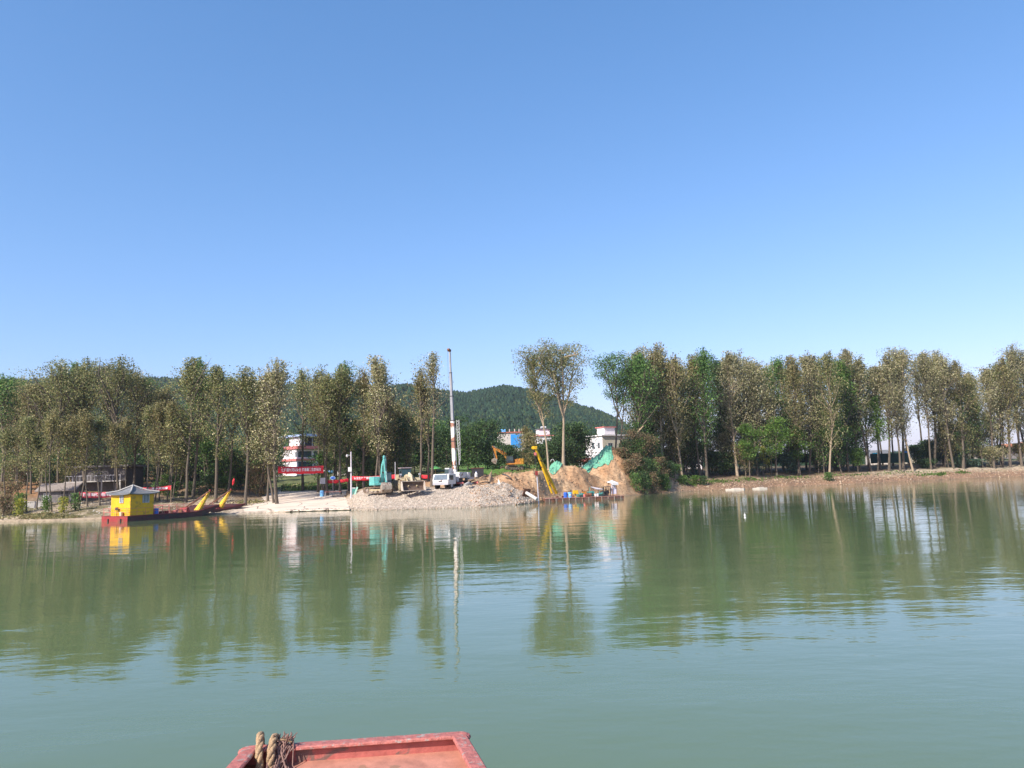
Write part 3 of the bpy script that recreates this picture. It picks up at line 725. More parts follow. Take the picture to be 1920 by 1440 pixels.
for i, (px, Y, yt, w, pal) in enumerate([(1176, 136, 832, 2.0, 'brown'), (1190, 138, 815, 2.4, 'green'), (1203, 140, 822, 2.4, 'brown'), (1218, 141, 806, 2.4, 'green'), (1196, 136, 868, 1.6, 'dark'), (1184, 134.5, 858, 1.5, 'brown'), (1212, 139, 862, 1.6, 'brown'), (1168, 135, 850, 1.3, 'green'),
                                         (1236, 143, 850, 1.8, 'dark'), (496, 119, 868, 1.8, 'brown'), (482, 118, 872, 1.5, 'brown'), (37, 101, 926, .6, 'bright'), (41, 98, 936, .5, 'yellow'), (88, 99.5, 931, .3, 'bright'), (143, 100, 926, .4, 'green'), (121, 99, 933, .3, 'yellow'), (14, 108, 905, 2, 'brown'), (8, 100, 930, 1.5, 'brown'),
                                         (1200, 130.5, 902, 1.0, 'green'), (1215, 131.5, 908, 1.1, 'dark'), (1230, 133, 905, .9, 'green'), (1208, 129, 912, .9, 'dark'), (1303, 141, 897, .9, 'bright'), (1316, 141, 901, .7, 'dark'), (1280, 138, 905, .8, 'green'), (1552, 152, 898, .9, 'green'),
                                         (316, 117, 892, 1.6, 'bright'), (322, 116, 905, 1.4, 'green'), (300, 118, 905, 1.2, 'green'), (355, 117, 905, 1.6, 'dark'), (395, 118, 893, 1.8, 'dark'), (425, 119, 896, 1.6, 'green'), (1185, 128.5, 915, .8, 'dark'), (1245, 134, 912, .7, 'bright')]):
    ptree(px, Y, yt, 0, cb=.02, w=w, style='round', pal=pal, nl=int(520 * w + 120), ls=.26, seed=S(), name='bush', bark=BARKD, nb=20, r0=.05, row='brush',
          look={'brown': 'dry brown bush', 'green': 'green bush', 'dark': 'dark green bush', 'bright': 'bright green leafy bush', 'yellow': 'yellow-green bush'}[pal])
for i, (px, Y, yt, w, pal) in enumerate([(1166, 131, 842, 1.1, 'brown'), (1176, 131.5, 826, 1.5, 'dark'), (1186, 132, 806, 1.9, 'brown'), (1196, 133, 822, 1.9, 'green'), (1208, 134, 812, 2.1, 'brown'), (1220, 135, 830, 2.0, 'dark'), (1180, 128.5, 862, 1.2, 'brown'), (1194, 129, 852, 1.5, 'brown'),
                                         (1208, 130, 858, 1.5, 'dark'), (1222, 131, 862, 1.5, 'green'), (1236, 134, 858, 1.8, 'brown'), (1250, 137, 866, 1.7, 'dark'), (1264, 140, 872, 1.5, 'green'), (1190, 126, 888, .9, 'green'), (1228, 129, 886, 1.0, 'brown'), (1205, 127, 884, 1.0, 'dark'), (1246, 133, 890, .9, 'green')]):
    ptree(px, Y, yt, 0, cb=.02, w=w, style='round', pal=pal, nl=int(560 * w + 120), ls=.26, seed=S(), name='bush', bark=BARKD, nb=22, r0=.05, row='tangle',
          look={'brown': 'dry brown bush', 'green': 'green bush', 'dark': 'dark green bush'}[pal])
rng = np.random.default_rng(78)
pts = []
for i in range(9000):
    q = rng.uniform(528, 735); d0 = rng.uniform(27, 52); Y = float(shoreY(q)) + d0
    if math.sin(d0 * 2.2) < -.1 and q < 640: continue
    x = float(u_of_px(q)) * Y; pts.append((x, Y, ground_z(x, Y) + rng.uniform(0, .4)))
pts = np.array(pts)
V, F, c = leaf_cards(pts, .36, 'green', rng); V2, F2, c2 = leaf_cards(pts[::2] + .1, .32, 'dry', rng)
tag(np_mesh('field_crops', np.concatenate([V, V2]), np.concatenate([F, F2 + len(V)]), LEAF, cols=np.concatenate([c, c2])), 'green and dry crop rows in the field before the white house', 'crops', kind='stuff')
# low creeping plants along the right bank (nobody could count them)
rng = np.random.default_rng(77)
pts = []
for px, d0, sp, n in [(1745, 5, 14, 260), (1762, 4.5, 6, 160), (1802, 4.5, 7, 160), (1240, 5, 14, 260), (1290, 4, 10, 200), (1340, 6, 14, 260), (1400, 7, 20, 240), (1480, 8, 20, 200), (1600, 8, 30, 160), (1700, 9, 30, 120), (1216, 3, 10, 240)]:
    for i in range(n):
        q = px + rng.normal() * sp; Y = float(shoreY(q)) + d0 + rng.normal() * .8
        x = float(u_of_px(q)) * Y
        pts.append((x, Y, ground_z(x, Y) + rng.uniform(0, .28)))
V, F, c = leaf_cards(np.array(pts), .34, 'bright', rng); tag(np_mesh('ground_plants', V, F, LEAF, cols=c * .9), 'low green creeping plants on the right bank slope', 'plants', kind='stuff')
# dry grass tufts at the left shore and debris
pts = []
for px, d0, sp, n in [(85, 3.2, 22, 900), (40, 4, 18, 400), (130, 2.8, 12, 300), (470, 13, 18, 300), (560, 36, 40, 400), (640, 30, 40, 300), (900, 36, 50, 700), (1000, 36, 40, 500)]:
    for i in range(n):
        q = px + rng.normal() * sp; Y = float(shoreY(q)) + d0 + rng.normal() * .9
        x = float(u_of_px(q)) * Y
        pts.append((x, Y, ground_z(x, Y) + rng.uniform(0, .15)))
V, F, c = leaf_cards(np.array(pts), .3, 'dry', rng); tag(np_mesh('dry_grass', V, F, LEAF, cols=c), 'dry trampled grass on the left shore and field edge', 'grass', kind='stuff')

# ------------------------------------------------------------------ forested hill: conifers, one object
def forest():
    rng = np.random.default_rng(3)
    n = 70000
    Y = 250 + (1000 - 250) * rng.random(n) ** .8
    px = rng.uniform(-250, 1330, n)
    far = rng.random(n) < .12
    px[far] = rng.uniform(1180, 2200, far.sum()); Y[far] = rng.uniform(330, 900, far.sum())
    X = u_of_px(px) * Y
    keep = vnoise(X * .012, Y * .012, 50) > -.42
    X, Y, px = X[keep], Y[keep], px[keep]
    n = len(X)
    Z = height(X, Y)
    hgt = rng.uniform(3.2, 6.0, n) * (1 + .4 * vnoise(X * .02, Y * .02, 51)); hgt[px > 1190] *= .8
    rad = hgt * rng.uniform(.3, .5, n)
    broad = (vnoise(X * .01, Y * .01, 52) + .25 * rng.normal(size=n)) > .22
    rad[broad] *= 1.6; hgt[broad] *= .8
    base = np.stack([X, Y, Z], 1)
    V = []; F = []; Cc = []; off = 0
    cols = np.where(broad[:, None], np.array([.075, .105, .035]), np.array([.034, .068, .032])) * rng.uniform(.6, 1.5, (n, 1))
    m = 6
    tiers = [(.08, .48, 1.0), (.34, .74, .78), (.58, 1.0, .52)]
    for z0, z1, r in tiers:
        ang = np.arange(m) * 2 * np.pi / m + rng.uniform(0, 6, (n, 1))
        jit = rng.uniform(.65, 1.25, (n, m))
        ring = np.stack([np.cos(ang) * jit, np.sin(ang) * jit, np.zeros((n, m))], -1) * (rad * r)[:, None, None]
        ring[..., 2] += (hgt * z0)[:, None] + rng.uniform(-.06, .06, (n, m)) * hgt[:, None]
        apex = np.zeros((n, 1, 3)); apex[:, 0, 2] = hgt * z1; apex[:, 0, :2] = rng.normal(size=(n, 2)) * rad[:, None] * .12
        vb = np.concatenate([apex, ring], 1) + base[:, None]
        fl = np.array([[0, 1 + j, 1 + (j + 1) % m] for j in range(m)])
        F.append((fl[None] + (np.arange(n) * (m + 1))[:, None, None] + off).reshape(-1, 3)); V.append(vb.reshape(-1, 3)); off += n * (m + 1)
        Cc.append(np.repeat(cols, m, 0) * rng.uniform(.7, 1.3, (n * m, 1)))
    tag(np_mesh('hill_forest', np.concatenate(V), np.concatenate(F), LEAF, cols=np.concatenate(Cc)), 'dense dark conifer forest covering the hill', 'forest', kind='stuff')
forest()

# ------------------------------------------------------------------ loose stones, clods, rubble (uncountable)
def rocks(name, label, n, sampler, smin, smax, cols, seed):
    rng = np.random.default_rng(seed)
    pts = sampler(rng, n); n = len(pts)
    o8 = np.array([[1, 0, 0], [-1, 0, 0], [0, 1, 0], [0, -1, 0], [0, 0, 1], [0, 0, -1]], float)
    f8 = np.array([[0, 2, 4], [2, 1, 4], [1, 3, 4], [3, 0, 4], [2, 0, 5], [1, 2, 5], [3, 1, 5], [0, 3, 5]])
    s = rng.uniform(smin, smax, (n, 1, 1)) * rng.choice([.7, 1, 1, 1.5], (n, 1, 1))
    V = o8[None] * s * rng.uniform(.5, 1.2, (n, 6, 3)).clip(.5) * np.array([1, 1, .7]) + rng.normal(size=(n, 6, 3)) * s * .16
    a = rng.uniform(0, 6.28, n); c_, s_ = np.cos(a)[:, None], np.sin(a)[:, None]
    V = np.stack([V[..., 0] * c_ - V[..., 1] * s_, V[..., 0] * s_ + V[..., 1] * c_, V[..., 2]], -1) + pts[:, None]
    F = (f8[None] + (np.arange(n) * 6)[:, None, None]).reshape(-1, 3)
    cc = np.array(cols)[rng.integers(0, len(cols), n)] * rng.uniform(.75, 1.2, (n, 1))
    tag(np_mesh(name, V.reshape(-1, 3), F, STONE, cols=np.repeat(cc, 8, 0)), label, name.split('_')[0], kind='stuff')
STONE = leaf_mat('stone', 0.0)
def samp(p0, p1, d0, d1, dz=0.0):
    def f(rng, n):
        px = rng.uniform(p0, p1, n); Y = shoreY(px) + rng.uniform(d0, d1, n); X = u_of_px(px) * Y
        return np.stack([X, Y, height(X, Y) + dz], 1)
    return f
def samp_gravel(rng, n):
    px = rng.uniform(642, 1000, n); d = rng.uniform(-.3, 12, n)
    k = (px > 644 + (8 - d) * 1.5) & (d < np.interp(px, [850, 900, 940, 975, 1000], [13, 10.5, 9.5, 5, 2])); px, d = px[k], d[k]
    Y = shoreY(px) + d; X = u_of_px(px) * Y
    return np.stack([X, Y, height(X, Y)], 1)
rocks('gravel_stones', 'pale river gravel and cobbles heaped along the water', 34000, samp_gravel, .035, .10, [(.47, .40, .32), (.38, .33, .26), (.56, .49, .40), (.29, .24, .19), (.47, .37, .29)], 4)
rocks('shade_stones', 'dark stones added as undercut shade along the broken edge of the concrete ramp', 900, samp(536, 652, -.75, .1, .12), .05, .13, [(.06, .045, .035), (.10, .075, .05), (.16, .12, .08)], 14)  # stones added in near-black colours to stand in for the shadow under the slab
rocks('earth_clods', 'clods of dug orange earth on the slopes', 7000, samp(880, 1265, 0, 26), .04, .16, [(.40, .245, .135), (.33, .20, .11), (.45, .31, .19), (.26, .155, .09)], 5)
rocks('bank_rubble', 'stones and clods scattered on the right bank', 5000, samp(1265, 1960, 0, 9), .05, .2, [(.36, .24, .15), (.28, .18, .12), (.42, .33, .23), (.17, .11, .08)], 6)
rocks('shore_litter', 'stones and litter on the sandy left shore', 2200, samp(-20, 440, 1, 18), .04, .15, [(.36, .30, .21), (.22, .16, .11), (.5, .46, .4), (.13, .10, .07)], 7)

# ------------------------------------------------------------------ concrete ramp
def ramp():
    A = []; pxs = np.linspace(446, 656, 61); ds = np.array([-.45, .2, 1, 2.5, 5, 8, 12, 16, 20, 24, 27])
    for d in ds:
        for px in pxs:
            right = 656 - px; lim = min(1, right / 8)
            dd = d
            if px < 535: dd = max(d, .3 * (d > 0) + .25) if d < .5 else d
            e = 1 - .25 * math.sin(px * .7) * .2
            Y = float(shoreY(px)) + (dd + .12 * math.sin(px * .31) + .08 * math.sin(px * .9) if d < 0 else dd)
            x = float(u_of_px(px)) * Y
            z = float(np.interp(d, [-.45, 0, 2, 5, 9, 12, 16, 22, 30], [.20, .22, .33, .56, .88, 1.15, 1.55, 2.13, 2.4]))
            if px < 520: z -= (520 - px) / 74 * .42
            A.append((x, Y, z))
    n = len(pxs); m = len(ds); F = []
    V = np.array(A)
    B = V.copy(); B[:, 2] -= .16
    VV = np.concatenate([V, B]); k = n * m
    for j in range(m - 1):
        for i in range(n - 1):
            a = j * n + i
            F.append((a, a + 1, a + 1 + n, a + n)); F.append((k + a, k + a + n, k + a + 1 + n, k + a + 1))
    for i in range(n - 1): F.append((i, k + i, k + i + 1, i + 1)); a = (m - 1) * n + i; F.append((a, a + 1, k + a + 1, k + a))
    for j in range(m - 1): a = j * n; F.append((a, a + n, k + a + n, k + a)); a = j * n + n - 1; F.append((a, k + a, k + a + n, a + n))
    mm, nt, b, out = new_mat('ramp_concrete')
    tc = nt.nodes.new('ShaderNodeTexCoord')
    n1 = nt.nodes.new('ShaderNodeTexNoise'); n1.inputs['Scale'].default_value = .5; n1.inputs['Detail'].default_value = 10
    nt.links.new(tc.outputs['Object'], n1.inputs['Vector'])
    rp = nt.nodes.new('ShaderNodeValToRGB'); rp.color_ramp.elements[0].position = .35; rp.color_ramp.elements[0].color = (.60, .485, .375, 1)
    rp.color_ramp.elements[1].position = .65; rp.color_ramp.elements[1].color = (.66, .55, .435, 1)
    nt.links.new(n1.outputs['Fac'], rp.inputs[0])
    vo = nt.nodes.new('ShaderNodeTexVoronoi'); vo.feature = 'DISTANCE_TO_EDGE'; vo.inputs['Scale'].default_value = .22
    ds_ = nt.nodes.new('ShaderNodeVectorMath'); ds_.operation = 'ADD'
    nt.links.new(tc.outputs['Object'], ds_.inputs[0]); nt.links.new(n1.outputs['Color'], ds_.inputs[1]); nt.links.new(ds_.outputs[0], vo.inputs['Vector'])
    lt = nt.nodes.new('ShaderNodeMath'); lt.operation = 'LESS_THAN'; lt.inputs[1].default_value = .011
    nt.links.new(vo.outputs['Distance'], lt.inputs[0])
    mx = nt.nodes.new('ShaderNodeMixRGB'); mx.inputs[2].default_value = (.15, .11, .08, 1)
    nt.links.new(lt.outputs[0], mx.inputs[0]); nt.links.new(rp.outputs[0], mx.inputs[1]); nt.links.new(mx.outputs[0], b.inputs['Base Color'])
    b.inputs['Roughness'].default_value = .9
    struct(np_mesh('concrete_ramp', VV, F, mm))
ramp()

# ------------------------------------------------------------------ paints
YEL = mat('yellow_paint', (.72, .42, .01), .45, .12, 3, rust=.12)
YEL2 = mat('yellow_hut_paint', (.70, .38, .006), .6, .12, 2, rust=.06, rustcol=(.45, .26, .03))
ORG = mat('orange_machine_paint', (.50, .20, .03), .5, .25, 3, rust=.2)
TEAL = mat('teal_machine_paint', (.13, .44, .40), .45, .2, 4, rust=.08)
BEIGE = mat('dusty_loader_paint', (.42, .34, .20), .7, .3, 4, rust=.2)
STEEL = mat('worn_steel', (.34, .29, .23), .55, .3, 5, metal=.2, rust=.25)
DARK = mat('dark_metal', (.03, .028, .028), .5, .3, 5)
BLACK = mat('black_rubber', (.022, .021, .02), .8, .3, 6)
DUSTY = mat('dusty_tyre', (.22, .18, .12), .9, .3, 6)
GLASS = mat('dark_glass', (.05, .075, .08), .08, .3, 2)
WGLASS = mat('windscreen_glass', (.11, .15, .18), .12, .2, 2)
WHITE = mat('white_paint', (.58, .57, .55), .4, .06, 3, rust=.08)
WHITER = mat('white_rusty_paint', (.72, .68, .62), .5, .1, 1.2, rust=.42, rustcol=(.28, .13, .08))
GREYP = mat('grey_paint', (.40, .40, .42), .5, .15, 3, rust=.05)
RED = mat('red_paint', (.28, .028, .026), .6, .25, 3, rust=.1)
PINKRED = mat('faded_red_paint', (.56, .16, .14), .6, .15, 3)
MAROON = mat('maroon_hull_paint', (.075, .02, .02), .6, .4, 1.5, rust=.3, rustcol=(.05, .03, .03))
RUST = mat('rusty_steel', (.22, .095, .05), .85, .4, 5, rust=.3, rustcol=(.10, .045, .03))
BLUE = mat('blue_plastic', (.03, .12, .50), .4, .15, 3)
LBLUE = mat('light_blue_plastic', (.16, .42, .72), .4, .15, 3)
CYAN = mat('cyan_sheet', (.02, .42, .70), .5, .15, 2)
BLUEROOF = mat('blue_metal_roof', (.38, .45, .62), .4, .1, 1)
REDCLOTH = mat('red_banner_cloth', (.66, .022, .035), .8, .12, 2)
PINKCLOTH = mat('faded_red_banner_cloth', (.60, .07, .10), .8, .25, 1.5)
LETTER = mat('white_letters', (.82, .80, .78), .7, .03, 2)
GREYT = mat('grey_roof_tiles', (.135, .14, .145), .7, .25, 4)
WOOD = mat('weathered_wood', (.26, .18, .11), .85, .35, 5)
WOODL = mat('pale_wood', (.48, .34, .19), .85, .25, 5)
WALLW = mat('white_wall_tiles', (.74, .69, .68), .6, .05, 1.5)
WALLC = mat('cream_wall', (.62, .56, .42), .8, .08, 1.5)
WALLG = mat('grey_brick_wall', (.17, .155, .15), .9, .3, 3)
WALLP = mat('pale_plaster_wall', (.50, .45, .40), .9, .2, 1.5)
TILEO = mat('orange_roof_tiles', (.50, .20, .11), .8, .25, 3)
TILER = mat('red_roof_tiles', (.42, .12, .09), .8, .2, 3)
CONC = mat('grey_concrete', (.38, .36, .33), .9, .2, 2)
GREENP = mat('green_cloth', (.12, .38, .10), .8, .15, 3)
ENGG = mat('engine_green_paint', (.05, .22, .19), .5, .3, 6, rust=.2)

# ------------------------------------------------------------------ buildings
def loc_from(px, py, Y, local, rz):
    p = P(px, py, Y); c, s = math.cos(rz), math.sin(rz)
    return Vector((p.x - (c * local[0] - s * local[1]), p.y - (s * local[0] + c * local[1]), p.z))
def window(parent, face, w, d, u, z0, ww, wh, frm=None, mull=1, glass=None, name='window'):
    """a framed window set on one face of a building w x d"""
    frm = frm or GREYP; glass = glass or GLASS
    f = MB()
    def tr(a, off, z):
        if face == 'f': return (a, -d / 2 - off, z)
        if face == 'b': return (a, d / 2 + off, z)
        if face == 'l': return (-w / 2 - off, -a, z)
        return (w / 2 + off, a, z)
    def bar(a0, a1, za, zb, o0, o1):
        p, q = tr(a0, o0, za), tr(a1, o1, zb)
        c = [(p[i] + q[i]) / 2 for i in range(3)]; dd = [abs(p[i] - q[i]) for i in range(3)]
        f.box(c, dd)
    t = .09
    bar(u - ww / 2, u - ww / 2 + t, z0, z0 + wh, .003, .07); bar(u + ww / 2 - t, u + ww / 2, z0, z0 + wh, .003, .07)
    bar(u - ww / 2 + t, u + ww / 2 - t, z0, z0 + t, .003, .07); bar(u - ww / 2 + t, u + ww / 2 - t, z0 + wh - t, z0 + wh, .003, .07)
    for k in range(mull):
        a = u - ww / 2 + ww * (k + 1) / (mull + 1); bar(a - .035, a + .035, z0 + t, z0 + wh - t, .004, .06)
    fo = f.build(name, frm, parent)
    g = MB(); f = g; bar(u - ww / 2 + t, u + ww / 2 - t, z0 + t, z0 + wh - t, .002, .03); g.build('pane', glass, fo)
    return fo
def box_house(name, label, px, ybase, ytop, Y, w, d, rz, wall, roof='flat', roofm=None, wins=(), corner=(-1, -1), cat='house', eave=.4, rise=1.2, band=None, group=None, skirt=1.2):
    rz = math.radians(rz)
    loc = loc_from(px, ybase, Y, (corner[0] * w / 2, corner[1] * d / 2), rz)
    H = P(px, ytop, Y).z - loc.z
    r = thing(name, loc, rz, label, cat, group)
    b = MB(); b.box((0, 0, (H - skirt) / 2), (w, d, H + skirt)); b.build('wall', wall, r)
    m = MB()
    if roof == 'flat':
        m.box((0, 0, H + .15), (w + eave * 2, d + eave * 2, .3))
    elif roof == 'gable':
        a = rise / (w / 2 + eave)
        for s in (-1, 1):
            x0, x1 = 0, s * (w / 2 + eave)
            m.prism([(x0, H + rise), (x1, H - .1), (x1, H + .06), (x0, H + rise + .16)], 'y', -d / 2 - eave, d / 2 + eave)
        g = MB(); g.prism([(-w / 2, H + .003), (w / 2, H + .003), (0, H + rise - .03)], 'y', -d / 2 + .01, -d / 2 + .2); g.prism([(-w / 2, H + .003), (w / 2, H + .003), (0, H + rise - .03)], 'y', d / 2 - .2, d / 2 - .01); g.build('gable', wall, r)
    elif roof == 'gablex':
        for s in (-1, 1):
            x0, x1 = 0, s * (d / 2 + eave)
            m.prism([(x0, H + rise), (x1, H - .1), (x1, H + .06), (x0, H + rise + .16)], 'x', -w / 2 - eave, w / 2 + eave)
        g = MB(); g.prism([(-d / 2, H + .003), (d / 2, H + .003), (0, H + rise - .03)], 'x', -w / 2 + .01, -w / 2 + .2); g.prism([(-d / 2, H + .003), (d / 2, H + .003), (0, H + rise - .03)], 'x', w / 2 - .2, w / 2 - .01); g.build('gable', wall, r)
    elif roof == 'hip':
        a, c = w / 2 + eave, d / 2 + eave; k = max(0, a - c)
        m.raw([(-a, -c, H), (a, -c, H), (a, c, H), (-a, c, H), (-k, 0, H + rise), (k, 0, H + rise), (-a, -c, H - .12), (a, -c, H - .12), (a, c, H - .12), (-a, c, H - .12)],
              [(0, 1, 5, 4), (1, 2, 5), (2, 3, 4, 5), (3, 0, 4), (6, 7, 1, 0), (7, 8, 2, 1), (8, 9, 3, 2), (9, 6, 0, 3), (9, 8, 7, 6)])
    m.build('roof', roofm or CONC, r)
    if band:
        for z, hh in band:
            q = MB(); o = .35
            q.box((0, -d / 2 - o / 2, z), (w + 2 * o, o, hh)); q.box((-w / 2 - o / 2, 0.0, z), (o, d, hh)); q.box((w / 2 + o / 2, 0.0, z), (o, d, hh)); q.build('balcony_band', PINKRED, r)
    for wn_ in wins: window(r, wn_[0], w, d, *wn_[1:])
    return r, H
# three-storey house behind the banner
r, H = box_house('three_storey_house', 'white three-storey house with red balcony bands and blue sheet roof behind the red banner', 556, 900, 843, 205, 11.9, 7.2, 46, WALLW, 'flat', CONC,
    [('f', -3.5, 6.0, 4.0, 1.6, DARK, 3), ('f', 1.0, 6.0, 3.4, 1.6, DARK, 2), ('f', 4.4, 6.0, 1.6, 1.6, DARK, 1), ('f', -3.4, 2.3, 4.2, 2.5, DARK, 4), ('l', -2.4, 2.6, .8, 1.6, None, 0), ('l', 3.4, 6.0, .9, 1.4, None, 1), ('f', 4.4, 2.6, 1.7, 2.0, DARK, 1)],
    band=[(5.35, .6)], eave=.1)
q = MB(); o = .5; q.box((0, 0, H + .55), (12.6, 10.6, .8)); q.build('parapet', PINKRED, r)
q = MB(); q.box((-4.9, -2.0, H + 2.2), (1.6, 5.2, 2.5)); q.build('upper_wall', WALLW, r); q = MB(); q.box((4.2, -2.6, H + 2.2), (1.0, 3.0, 2.5)); q.build('chimney_block', WALLW, r); q = MB(); q.box((-.2, 1.2, H + 2.2), (7.6, 5.6, 2.5)); q.build('terrace_room', mat('dark_room_wall', (.10, .08, .09), .8, .3, 2), r)
for x in (-5.4, -2, 1.2, 5.4):
    q = MB(); q.box((x, -4.9, H + 2.2), (.16, .16, 2.5)); q.build('post', GREYP, r)
q = MB(); q.prism([(-6.5, H + 3.45), (6.5, H + 3.45), (5.4, H + 4.1), (-5.2, H + 4.1)], 'y', -6, 6); q.build('sheet_roof', BLUEROOF, r)
d_ = MB(); d_.box((1.4, -4.86, 3.4), (2.4, .1, 2.6)); dd = d_.build('door', GLASS, r); q = MB()
for x in (.1, 2.7): q.box((x, -4.9, 3.4), (.2, .2, 2.7))
q.box((1.4, -4.9, 4.85), (2.8, .2, .2)); q.build('door_frame', RED, dd)
box_house('farm_shed', 'low building with a blue sheet roof left of the three-storey house', 519, 893, 846, 214, 5, 6, 25, WALLG, 'hip', mat('bright_blue_roof', (.12, .28, .62), .5, .15, 2), [('f', 0, 1.2, 1.4, 1.2)], rise=1.4)
# pale houses glimpsed through the left trees
box_house('farmhouse', 'pale grey house half hidden behind poplars left of the three-storey house', 462, 886, 850, 190, 8, 6, 15, WALLP, 'flat', CONC, [('f', -2, 1.5, 1.3, 1.3), ('f', 2, 1.5, 1.3, 1.3)])
box_house('farmhouse', 'pale plastered house just right of the three-storey house', 624, 882, 852, 180, 6, 6, 10, WALLP, 'flat', CONC, [('f', -1.4, 1.6, 1.1, 1.3), ('f', 1.4, 1.6, 1.1, 1.3)])
box_house('farmhouse', 'small house with red tiled roof among the left trees', 334, 858, 834, 230, 9, 7, 25, WALLW, 'hip', TILER, [('f', -2, .6, 1.6, 1.8), ('f', 1.6, .6, 1.6, 1.8), ('l', 0, .6, 1.2, 1.6)], rise=2.4, band=[(.3, .7)])
box_house('farmhouse', 'cream house on the slope behind the yellow hut', 286, 862, 832, 235, 6.5, 6, 12, WALLC, 'flat', CONC, [('f', -1.5, 1.5, 1.2, 1.3), ('f', 1.5, 1.5, 1.2, 1.3)])
box_house('farm_shed', 'long shed with a pale flat roof high among the left trees', 250, 846, 820, 245, 9, 5, 5, WALLG, 'flat', WALLP, [('f', -2.5, 1.2, 1.2, 1.2), ('f', 2.5, 1.2, 1.2, 1.2)])
box_house('farmhouse', 'pale house at the far left edge behind the trees', 8, 862, 834, 215, 7, 6, 15, WALLP, 'flat', GREYT, [('f', -1.5, 1.5, 1.2, 1.3), ('f', 1.5, 1.5, 1.2, 1.3)])
# derelict grey two-storey house
r, H = box_house('derelict_house', 'derelict two-storey grey house with open balcony behind the left trees', 132, 929, 878, 124, 9.2, 5.0, -4, mat('dark_block_wall', (.10, .09, .085), .9, .3, 3), 'flat', WALLG, [('f', -3.2, .3, 1.1, 1.3), ('f', 3.3, .5, 1.0, 1.2)], eave=.6)
q = MB(); q.box((0, -3.3, H * .48), (9.4, 1.6, .16)); q.build('balcony_slab', CONC, r)
q = MB()
for i in range(16): q.box((-4.5 + i * .6, -4.0, H * .48 + .48), (.05, .05, .8))
q.box((0, -4.0, H * .48 + .92), (9.2, .07, .07)); q.build('railing', GREYP, r)
for x in (-4.5, -1.5, 1.5, 4.5):
    q = MB(); q.box((x, -3.95, H * .24 - .1), (.22, .22, H * .48 - .1)); q.build('post', CONC, r)
for x in (-2.6, 0, 2.6):
    q = MB(); q.box((x, -2.53, H * .48 + .95), (.9, .08, 1.8)); q.build('door', DARK, r)
# small shed by the shore
r, H = box_house('shore_shed', 'small dark shed with a gabled grey roof and barred window near the left shore', 72, 944, 921, 109, 4.6, 3.6, 8, WALLG, 'gablex', mat('old_tiles', (.24, .20, .17), .9, .3, 4), [('f', -1.2, .45, .9, .95, WHITE, 2)], rise=.9, cat='shed')
q = MB(); q.box((1.1, -1.84, .85), (.9, .06, 1.6)); q.build('door', DARK, r)
q = thing('garden_wall', on_ground(62, 106), math.radians(4), 'low grey concrete wall in front of the shore shed', 'wall')
b = MB(); b.box((0, 0, .3), (3.0, .2, 1.0)); b.build('panel', CONC, q); b = MB(); b.box((0, 0, .84), (3.1, .3, .08)); b.build('coping', WALLP, q)
# village roofs over the hedge
r, H = box_house('village_house', 'house with bright blue sheet wall and red roof above the hedge', 938, 840, 812, 235, 7.6, 7, 8, WALLP, 'flat', TILER, [], eave=.3)
q = MB(); q.box((1.2, -3.55, H * .45), (3.4, .08, H * .9)); q.build('sheet_cladding', mat('bright_blue_sheet', (.03, .25, .62), .5, .12, 2), r)
q = MB(); q.tube([(-3, 0, H + 1.0), (-1.6, 0, H + 1.0)], .35, 10); q.box((-2.3, -.5, H + .5), (1.5, .9, .08), rot=(.6, 0, 0)); q.build('solar_heater', LBLUE, r)
for x in (-.2, 1.4, 2.8, 3.7):
    q = MB(); q.box((x, 1, H + .8), (.25, .25, 1.3)); q.build('roof_post', WALLP, r)
r, H = box_house('village_house', 'white house with red-edged parapet above the hedge between the two tall trees', 1010, 850, 818, 225, 9, 7, 15, WALLW, 'flat', PINKRED, [('f', -2.4, 2.6, 1.4, 1.3), ('f', 2, 2.6, 1.4, 1.3)], eave=.35)
q = MB(); q.box((-1.6, 1, H + 1.2), (3.4, 3, 2.0)); q.build('stair_tower', WALLW, r); q = MB(); q.box((-1.6, 1, H + 2.3), (3.9, 3.6, .2)); q.build('tower_roof', GREYT, r)
q = MB(); q.tube([(-2.2, 1, H + 2.85), (-.6, 1, H + 2.85)], .34, 10); q.build('water_tank', WHITE, r)
r, H = box_house('village_house', 'two-storey white and cream house above the green net', 1131, 868, 817, 178, 7.6, 6.4, 32, WALLW, 'flat', WALLW, [('l', -.2, 3.4, 1.0, 1.5), ('l', 1.9, 3.4, .9, 1.4), ('l', 1.0, .7, 1.0, 1.3), ('f', -1.5, 3.2, 1.4, 1.4), ('f', 1.8, 3.2, 1.4, 1.4)], eave=.35, skirt=2)
q = MB(); q.box((0, -3.215, H / 2 - .2), (7.3, .02, H - .4)); q.build('front_render', WALLC, r)
q = MB(); q.box((.8, 1, H + 1.2), (3.2, 2.8, 1.9)); q.build('stair_tower', WALLW, r); q = MB(); q.box((.8, 1, H + 2.25), (3.8, 3.4, .18)); q.build('tower_roof', PINKRED, r)
box_house('farm_shed', 'low white lean-to shed in front of the cream house', 1093, 882, 866, 170, 5.5, 3.5, 12, WALLW, 'gablex', TILER, [('f', 1.2, .3, 1.6, 1.4)], rise=.7, skirt=2)
